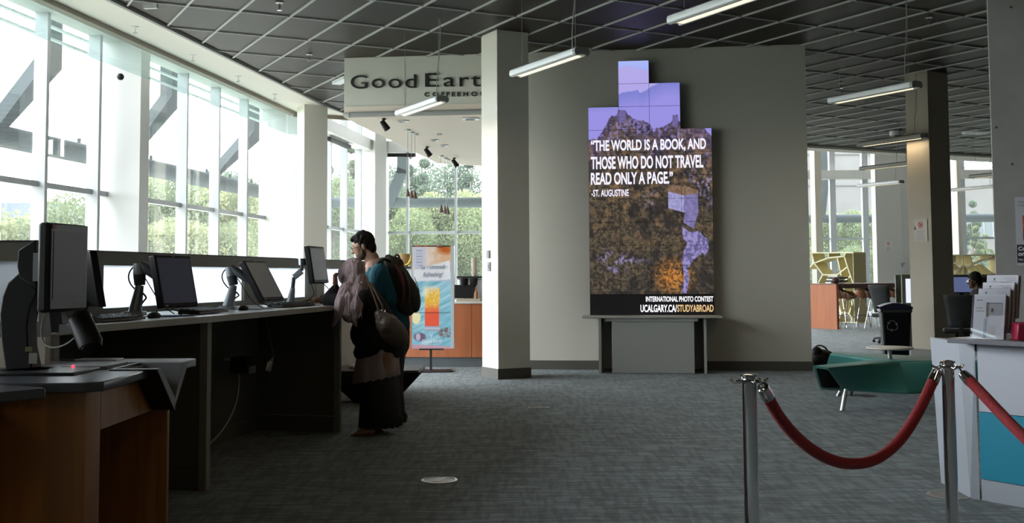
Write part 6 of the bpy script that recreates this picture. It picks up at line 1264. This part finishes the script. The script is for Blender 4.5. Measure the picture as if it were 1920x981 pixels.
for q in (-1, 1): strap([pm(732, 490, .09*q), pm(717, 486, .125*q), pm(705, 498, .160*q), pm(706, 530, .215*q), pm(722, 575, .19*q), pm(742, 590, .12*q)], [.022, .040, .036, .030, .020, .014], sq=.4).build('shoulder_strap', BPK, bp_, smooth=180)
# ---------------------------------------------------------------- the woman
YW = 9.33
pwm = lambda x, y, d=0: aty(x, y, YW+d)
wom = thing('person', 'woman in a dusty mauve headscarf, black cardigan and mauve tunic leaning on the counter', 'person', tuple(onz(702, 812)))
wf, wu = Vector((-.82, .50, -.30)), Vector((-.27, .12, .95)); WC = pwm(660, 514)
t = MB(); head(t, WC, wf, wu, .95); wn_ = pwm(676, 552)
cap(t, WC+Vector((.03, 0, -.07)), wn_, .048, .055); chain(t, [wn_, pwm(695, 580), pwm(715, 625), pwm(722, 660)], [.080, .100, .095, .115]); ell(t, pwm(688, 563), (.155, .10, .09), (1, 0, -.3), Zu)
elb = pwm(613, 563, -.10); elb.z = HT+.045; shl = pwm(680, 557, -.16); wri = pwm(630, 539, -.10); chain(t, [shl, elb], [.046, .036]); chain(t, [elb, wri], [.036, .024]); hand(t, wri, (-.10, 0, 1), (1, -.5, .0), .84, 1.0, -1)
shr = pwm(684, 557, .15); elr = pwm(640, 575, .16); elr.z = HT+.05; wrr = elr+Vector((-.18, -.12, -.005)); chain(t, [shr, elr, wrr], [.046, .036, .024]); hand(t, wrr, (-1, -.4, 0), (0, 0, -1), .9, .4, 1)
for q in (-1, 1):
    ank = onz(700+8*q, 806-4*q); ank = Vector((ank.x+.02, YW+.02+.10*q, .07)); chain(t, [pwm(722, 668, .08*q), pwm(716, 738, .09*q), ank], [.080, .052, .034]); a = Vector((ank.x, ank.y, .035)); cap(t, a+Vector((.03, 0, .0)), a+Vector((-.07, 0, -.004)), .030, .026)
    for j in range(5): y_ = (-.030+.015*j); cap(t, a+Vector((-.075, y_, -.010)), a+Vector((-.112+.004*abs(j-1), y_*1.15, -.014)), .0105, .0085, 8)
vox(t, 'body', SKIN2, wom, .0055, 2); eyes(wom, WC, wf, wu, .95)
# cardigan
t = MB(); chain(t, [pwm(682, 556), pwm(698, 585), pwm(712, 615), pwm(722, 645)], [.115, .145, .155, .165]); ell(t, pwm(690, 562), (.185, .12, .10), (1, 0, -.3), Zu); ell(t, pwm(716, 632), (.20, .17, .16), (1, 0, -.2), Zu); ell(t, pwm(690, 625), (.18, .15, .15), (1, 0, -.3), Zu); ell(t, pwm(700, 655), (.19, .17, .10), (1, 0, .25), Zu)
cap(t, shl, pwm(648, 562, -.14), .070, .060); cap(t, pwm(648, 562, -.14), elb, .062, .052); cap(t, elb, pwm(629, 541, -.10), .052, .037); cap(t, shr, elr, .068, .055); cap(t, elr, wrr+Vector((.04, .03, 0)), .052, .042)
vox(t, 'cardigan', COAT, wom, .009, 5)
# tunic below the cardigan with a rippled, dipping hem
def skirt(name, m_, rows, n=56, rip=.0, seed=0, cnt=9):
    vs = []; t = MB()
    for i, (cx_, z, rx_, ry_, dz) in enumerate(rows):
        k = i/(len(rows)-1)
        for j in range(n):
            a = 2*math.pi*j/n; w_ = 1+rip*k*(math.sin(cnt*a+seed)*.6+math.sin((cnt*2+1)*a+2*seed)*.4)
            vs.append((cx_+rx_*w_*math.cos(a), YW+ry_*w_*math.sin(a), z-dz*math.cos(a)+rip*k*.12*math.sin(cnt*a*2+seed)))
    t.add(vs, [(i*n+j, i*n+(j+1) % n, (i+1)*n+(j+1) % n, (i+1)*n+j) for i in range(len(rows)-1) for j in range(n)]); o = t.build(name, m_, wom, smooth=180); s_ = o.modifiers.new('thick', 'SOLIDIFY'); s_.thickness = .006; return o
xz = lambda x, y: (pwm(x, y).x, pwm(x, y).z)
r_ = []
for (x0, y0, x1, y1) in ((676, 640, 748, 628), (670, 664, 748, 645), (664, 692, 747, 675), (661, 718, 748, 703)):
    a, b = xz(x0, y0), xz(x1, y1); r_.append(((a[0]+b[0])/2, (a[1]+b[1])/2, (b[0]-a[0])/2, min(.19, (b[0]-a[0])/2*.95), -(b[1]-a[1])/2))
skirt('tunic', MAUV, r_, rip=.07, seed=1)
r_ = []
for (x0, x1, y) in ((678, 745, 690), (676, 747, 730), (674, 748, 770), (672, 748, 800)):
    a, b = xz(x0, y), xz(x1, y); r_.append(((a[0]+b[0])/2, max(a[1], .05), (b[0]-a[0])/2, .16, 0))
skirt('long_skirt', TROU, r_, rip=.05, seed=2, cnt=7)
# headscarf : hood, shoulder drape and the long fall in front
f, u, s = frame(wf, wu); P = lambda a, b, c: WC+f*a+s*b+u*c
t = MB(); ell(t, P(-.022, 0, .028), (.092, .112, .104), f, u); ell(t, P(.05, -.035, .0), (.055, .062, .085), f, u); ell(t, P(.06, .0, .055), (.07, .045, .04), f, u); ell(t, P(-.005, 0, -.03), (.088, .088, .095), f, u); ell(t, P(-.055, 0, -.09), (.085, .075, .10), f, u)
chain(t, [P(-.02, 0, -.06), pwm(664, 548, -.04), pwm(659, 575, -.10), pwm(655, 592, -.14)], [.100, .125, .105, .060])
cap(t, pwm(672, 545, -.06), pwm(650, 560, -.14), .090, .080); chain(t, [pwm(652, 545, -.12), pwm(640, 568, -.20), pwm(634, 590, -.22), pwm(624, 612, -.22)], [.075, .058, .040, .012])
chain(t, [pwm(672, 545, -.14), pwm(667, 575, -.20), pwm(662, 598, -.20), pwm(668, 612, -.19)], [.065, .060, .036, .010]); chain(t, [pwm(655, 560, -.18), pwm(652, 590, -.21), pwm(654, 604, -.20)], [.06, .045, .012])
for k in range(9):
    x0 = 648+3.6*k; chain(t, [pwm(x0+4, 528, -.105-.004*k), pwm(x0-2-1.2*(8-k)*.6, 560, -.20), pwm(x0-8+1.2*k, 598, -.235)], [.006, .013, .005], 8)
vox(t, 'headscarf', HIJ, wom, .007, 3)
for q in (-1, 1):
    a = onz(700+8*q, 806-4*q); a = Vector((a.x+.02, YW+.02+.10*q, 0)); sd_ = MB().box(a+Vector((-.035, 0, .008)), (.20, .075, .012)).build('sandal_sole', mat('brown_sandal', (.12, .04, .02), .6), wom, bevel=.004)
    MB().tube([a+Vector((-.06, -.036, .014)), a+Vector((-.055, 0, .062)), a+Vector((-.06, .036, .014))], .010, 8).build('sandal_strap', mat('orange_sandal_strap', (.45, .13, .05), .5), sd_)
# shoulder bag
BAG = mat('brown_leather_bag', (.105, .075, .055), .5, bump=(20, .2)); STR = mat('tan_bag_strap', (.17, .105, .065), .5)
hbg = thing('handbag', 'slouchy brown leather handbag hanging from the woman\'s shoulder', 'handbag', tuple(pwm(740, 648, -.2)))
t = MB(); db = -.21; chain(t, [pwm(712, 590, db), pwm(728, 610, db), pwm(748, 630, db)], [.045, .095, .060]); ell(t, pwm(735, 618, db), (.075, .17, .095), pwm(760, 640)-pwm(710, 592), Zu); chain(t, [pwm(713, 597, db), pwm(725, 630, db), pwm(745, 640, db)], [.035, .050, .045]); vox(t, 'bag_body', BAG, hbg, .007, 3)
MB().tube([pwm(711, 590, db), pwm(706, 570, db), pwm(697, 545, db+.04), pwm(690, 530, db+.10)]+[pwm(697, 533, -.02), pwm(708, 552, .0)], .013, 8, sq=.5).build('strap', STR, hbg, smooth=180); MB().tube([pwm(720, 592, db), pwm(716, 572, db), pwm(703, 546, db+.04), pwm(693, 531, db+.10)], .011, 8, sq=.5).build('strap', STR, hbg, smooth=180)
for x, y in ((711, 590), (719, 583)): MB().tube([pwm(x, y, db-.02)+Vector((.014*math.cos(a), 0, .014*math.sin(a))) for a in [2*math.pi*k/10 for k in range(11)]], .004, 6).build('buckle_ring', CHROME, hbg)
t = MB(); cap(t, pwm(712, 596, db-.05), pwm(716, 612, db-.06), .016, .012); vox(t, 'tassel', STR, hbg, .005, 1)
# black tapered ottoman behind them
ot = thing('ottoman', 'black inverted-pyramid ottoman with a pale cushion top behind the two people', 'ottoman', (-1.36, 11.75, 0))
c0_ = Vector((-1.42, 11.72, 0)); t = MB(); n = 4; vs = []
for z, h_ in ((0, .20), (.30, .48), (.335, .48)):
    vs += [(c0_.x-h_, c0_.y-h_*.8, z), (c0_.x+h_, c0_.y-h_*.8, z), (c0_.x+h_, c0_.y+h_*.8, z), (c0_.x-h_, c0_.y+h_*.8, z)]
t.add(vs, [(3, 2, 1, 0)]+[(i*4+j, i*4+(j+1) % 4, (i+1)*4+(j+1) % 4, (i+1)*4+j) for i in range(2) for j in range(4)]+[(8, 9, 10, 11)]).build('base', BLACK, ot, bevel=.012)
MB().box(c0_+Vector((0, 0, .342)), (.94, .74, .014)).build('grey_top', mat('slate_seat_top', (.09, .09, .11), .5), ot, bevel=.005)
tag(MB().lathe([(0, 0), (.19, 0), (.20, .02), (.19, .035), (0, .045)], (-1.50, 11.66, .351), 28).build('seat_pad', mat('cream_pad', (.55, .53, .45), .6), smooth=50), 'round cream pad lying on the black ottoman', 'cushion')
# ---------------------------------------------------------------- seated person at the far right
YS = 19.1
ps = lambda x, y, d=0: aty(x, y, YS+d)
sp_ = thing('person', 'person with curly black hair and glasses in a black shirt seated at a computer', 'person', tuple(onz(1835, 656)))
SC_ = ps(1825.5, 528); sf_, su = Vector((-1, .1, -.12)), Vector((-.1, 0, 1)); t = MB(); head(t, SC_, sf_, su, 1.0); nk = ps(1833, 546); cap(t, SC_+Vector((.04, 0, -.07)), nk, .052, .06)
hip = Vector((ps(1836, 600).x, YS, .53)); chain(t, [nk, ps(1836, 566), hip], [.09, .12, .13]); ell(t, ps(1835, 553), (.18, .11, .09), (1, 0, 0), Zu)
for q in (-1, 1):
    sh = ps(1834, 551, .17*q); el = ps(1822, 577, .20*q); wr = ps(1802, 557, .12*q); chain(t, [sh, el, wr], [.05, .038, .026]); hand(t, wr, (-1, 0, .1), (0, 0, -1), .95, .5, q)
    kn = hip+Vector((-.45, .11*q, .0)); fo = Vector((kn.x-.02, kn.y, .08)); chain(t, [hip+Vector((0, .09*q, 0)), kn, fo], [.08, .055, .038]); cap(t, fo+Vector((.02, 0, -.04)), fo+Vector((-.13, 0, -.045)), .034, .03)
vox(t, 'body', SKIN3, sp_, .009, 3); eyes(sp_, SC_, sf_, su)
f, u, s = frame(sf_, su); P = lambda a, b, c: SC_+f*a+s*b+u*c; t = MB(); ell(t, P(-.035, 0, .055), (.100, .105, .092), f, u); ell(t, P(-.07, 0, -.01), (.08, .05, .07), f, u)
for k in range(160): a, b = rd.uniform(-1.5, 1.5), rd.uniform(-.2, 2.6); t.sph(P(-.035, 0, .055)+(f*math.cos(a)*math.cos(b)+s*math.sin(a)+u*math.sin(b)*math.cos(a))*.103, .016, 6)
vox(t, 'hair', HAIR, sp_, .008, 1)
g2 = MB()
for q in (-1, 1): c = P(.098, .032*q, .014); g2.box(c, (.006, .045, .036)); g2.tube([c, P(-.02, .082*q, .01)], .004, 6)
g2.build('glasses', mat('clear_frames', (.5, .5, .5), .3), sp_)
t = MB(); chain(t, [ps(1834, 552), ps(1836, 568), hip+Vector((0, 0, .05))], [.125, .145, .155]); ell(t, ps(1835, 553), (.20, .12, .09), (1, 0, 0), Zu)
for q in (-1, 1): chain(t, [ps(1834, 551, .17*q), ps(1823, 574, .20*q)], [.072, .060])
vox(t, 'shirt', COAT, sp_, .010, 4)
t = MB(); 
for q in (-1, 1):
    kn = hip+Vector((-.45, .11*q, .0)); fo = Vector((kn.x-.02, kn.y, .10)); chain(t, [hip+Vector((0, .08*q, 0)), kn, fo], [.11, .080, .060])
vox(t, 'trousers', TROU, sp_, .012, 3)
task_chair((hip.x+.02, YS, 0), R(-90), 'black office chair under the seated person')
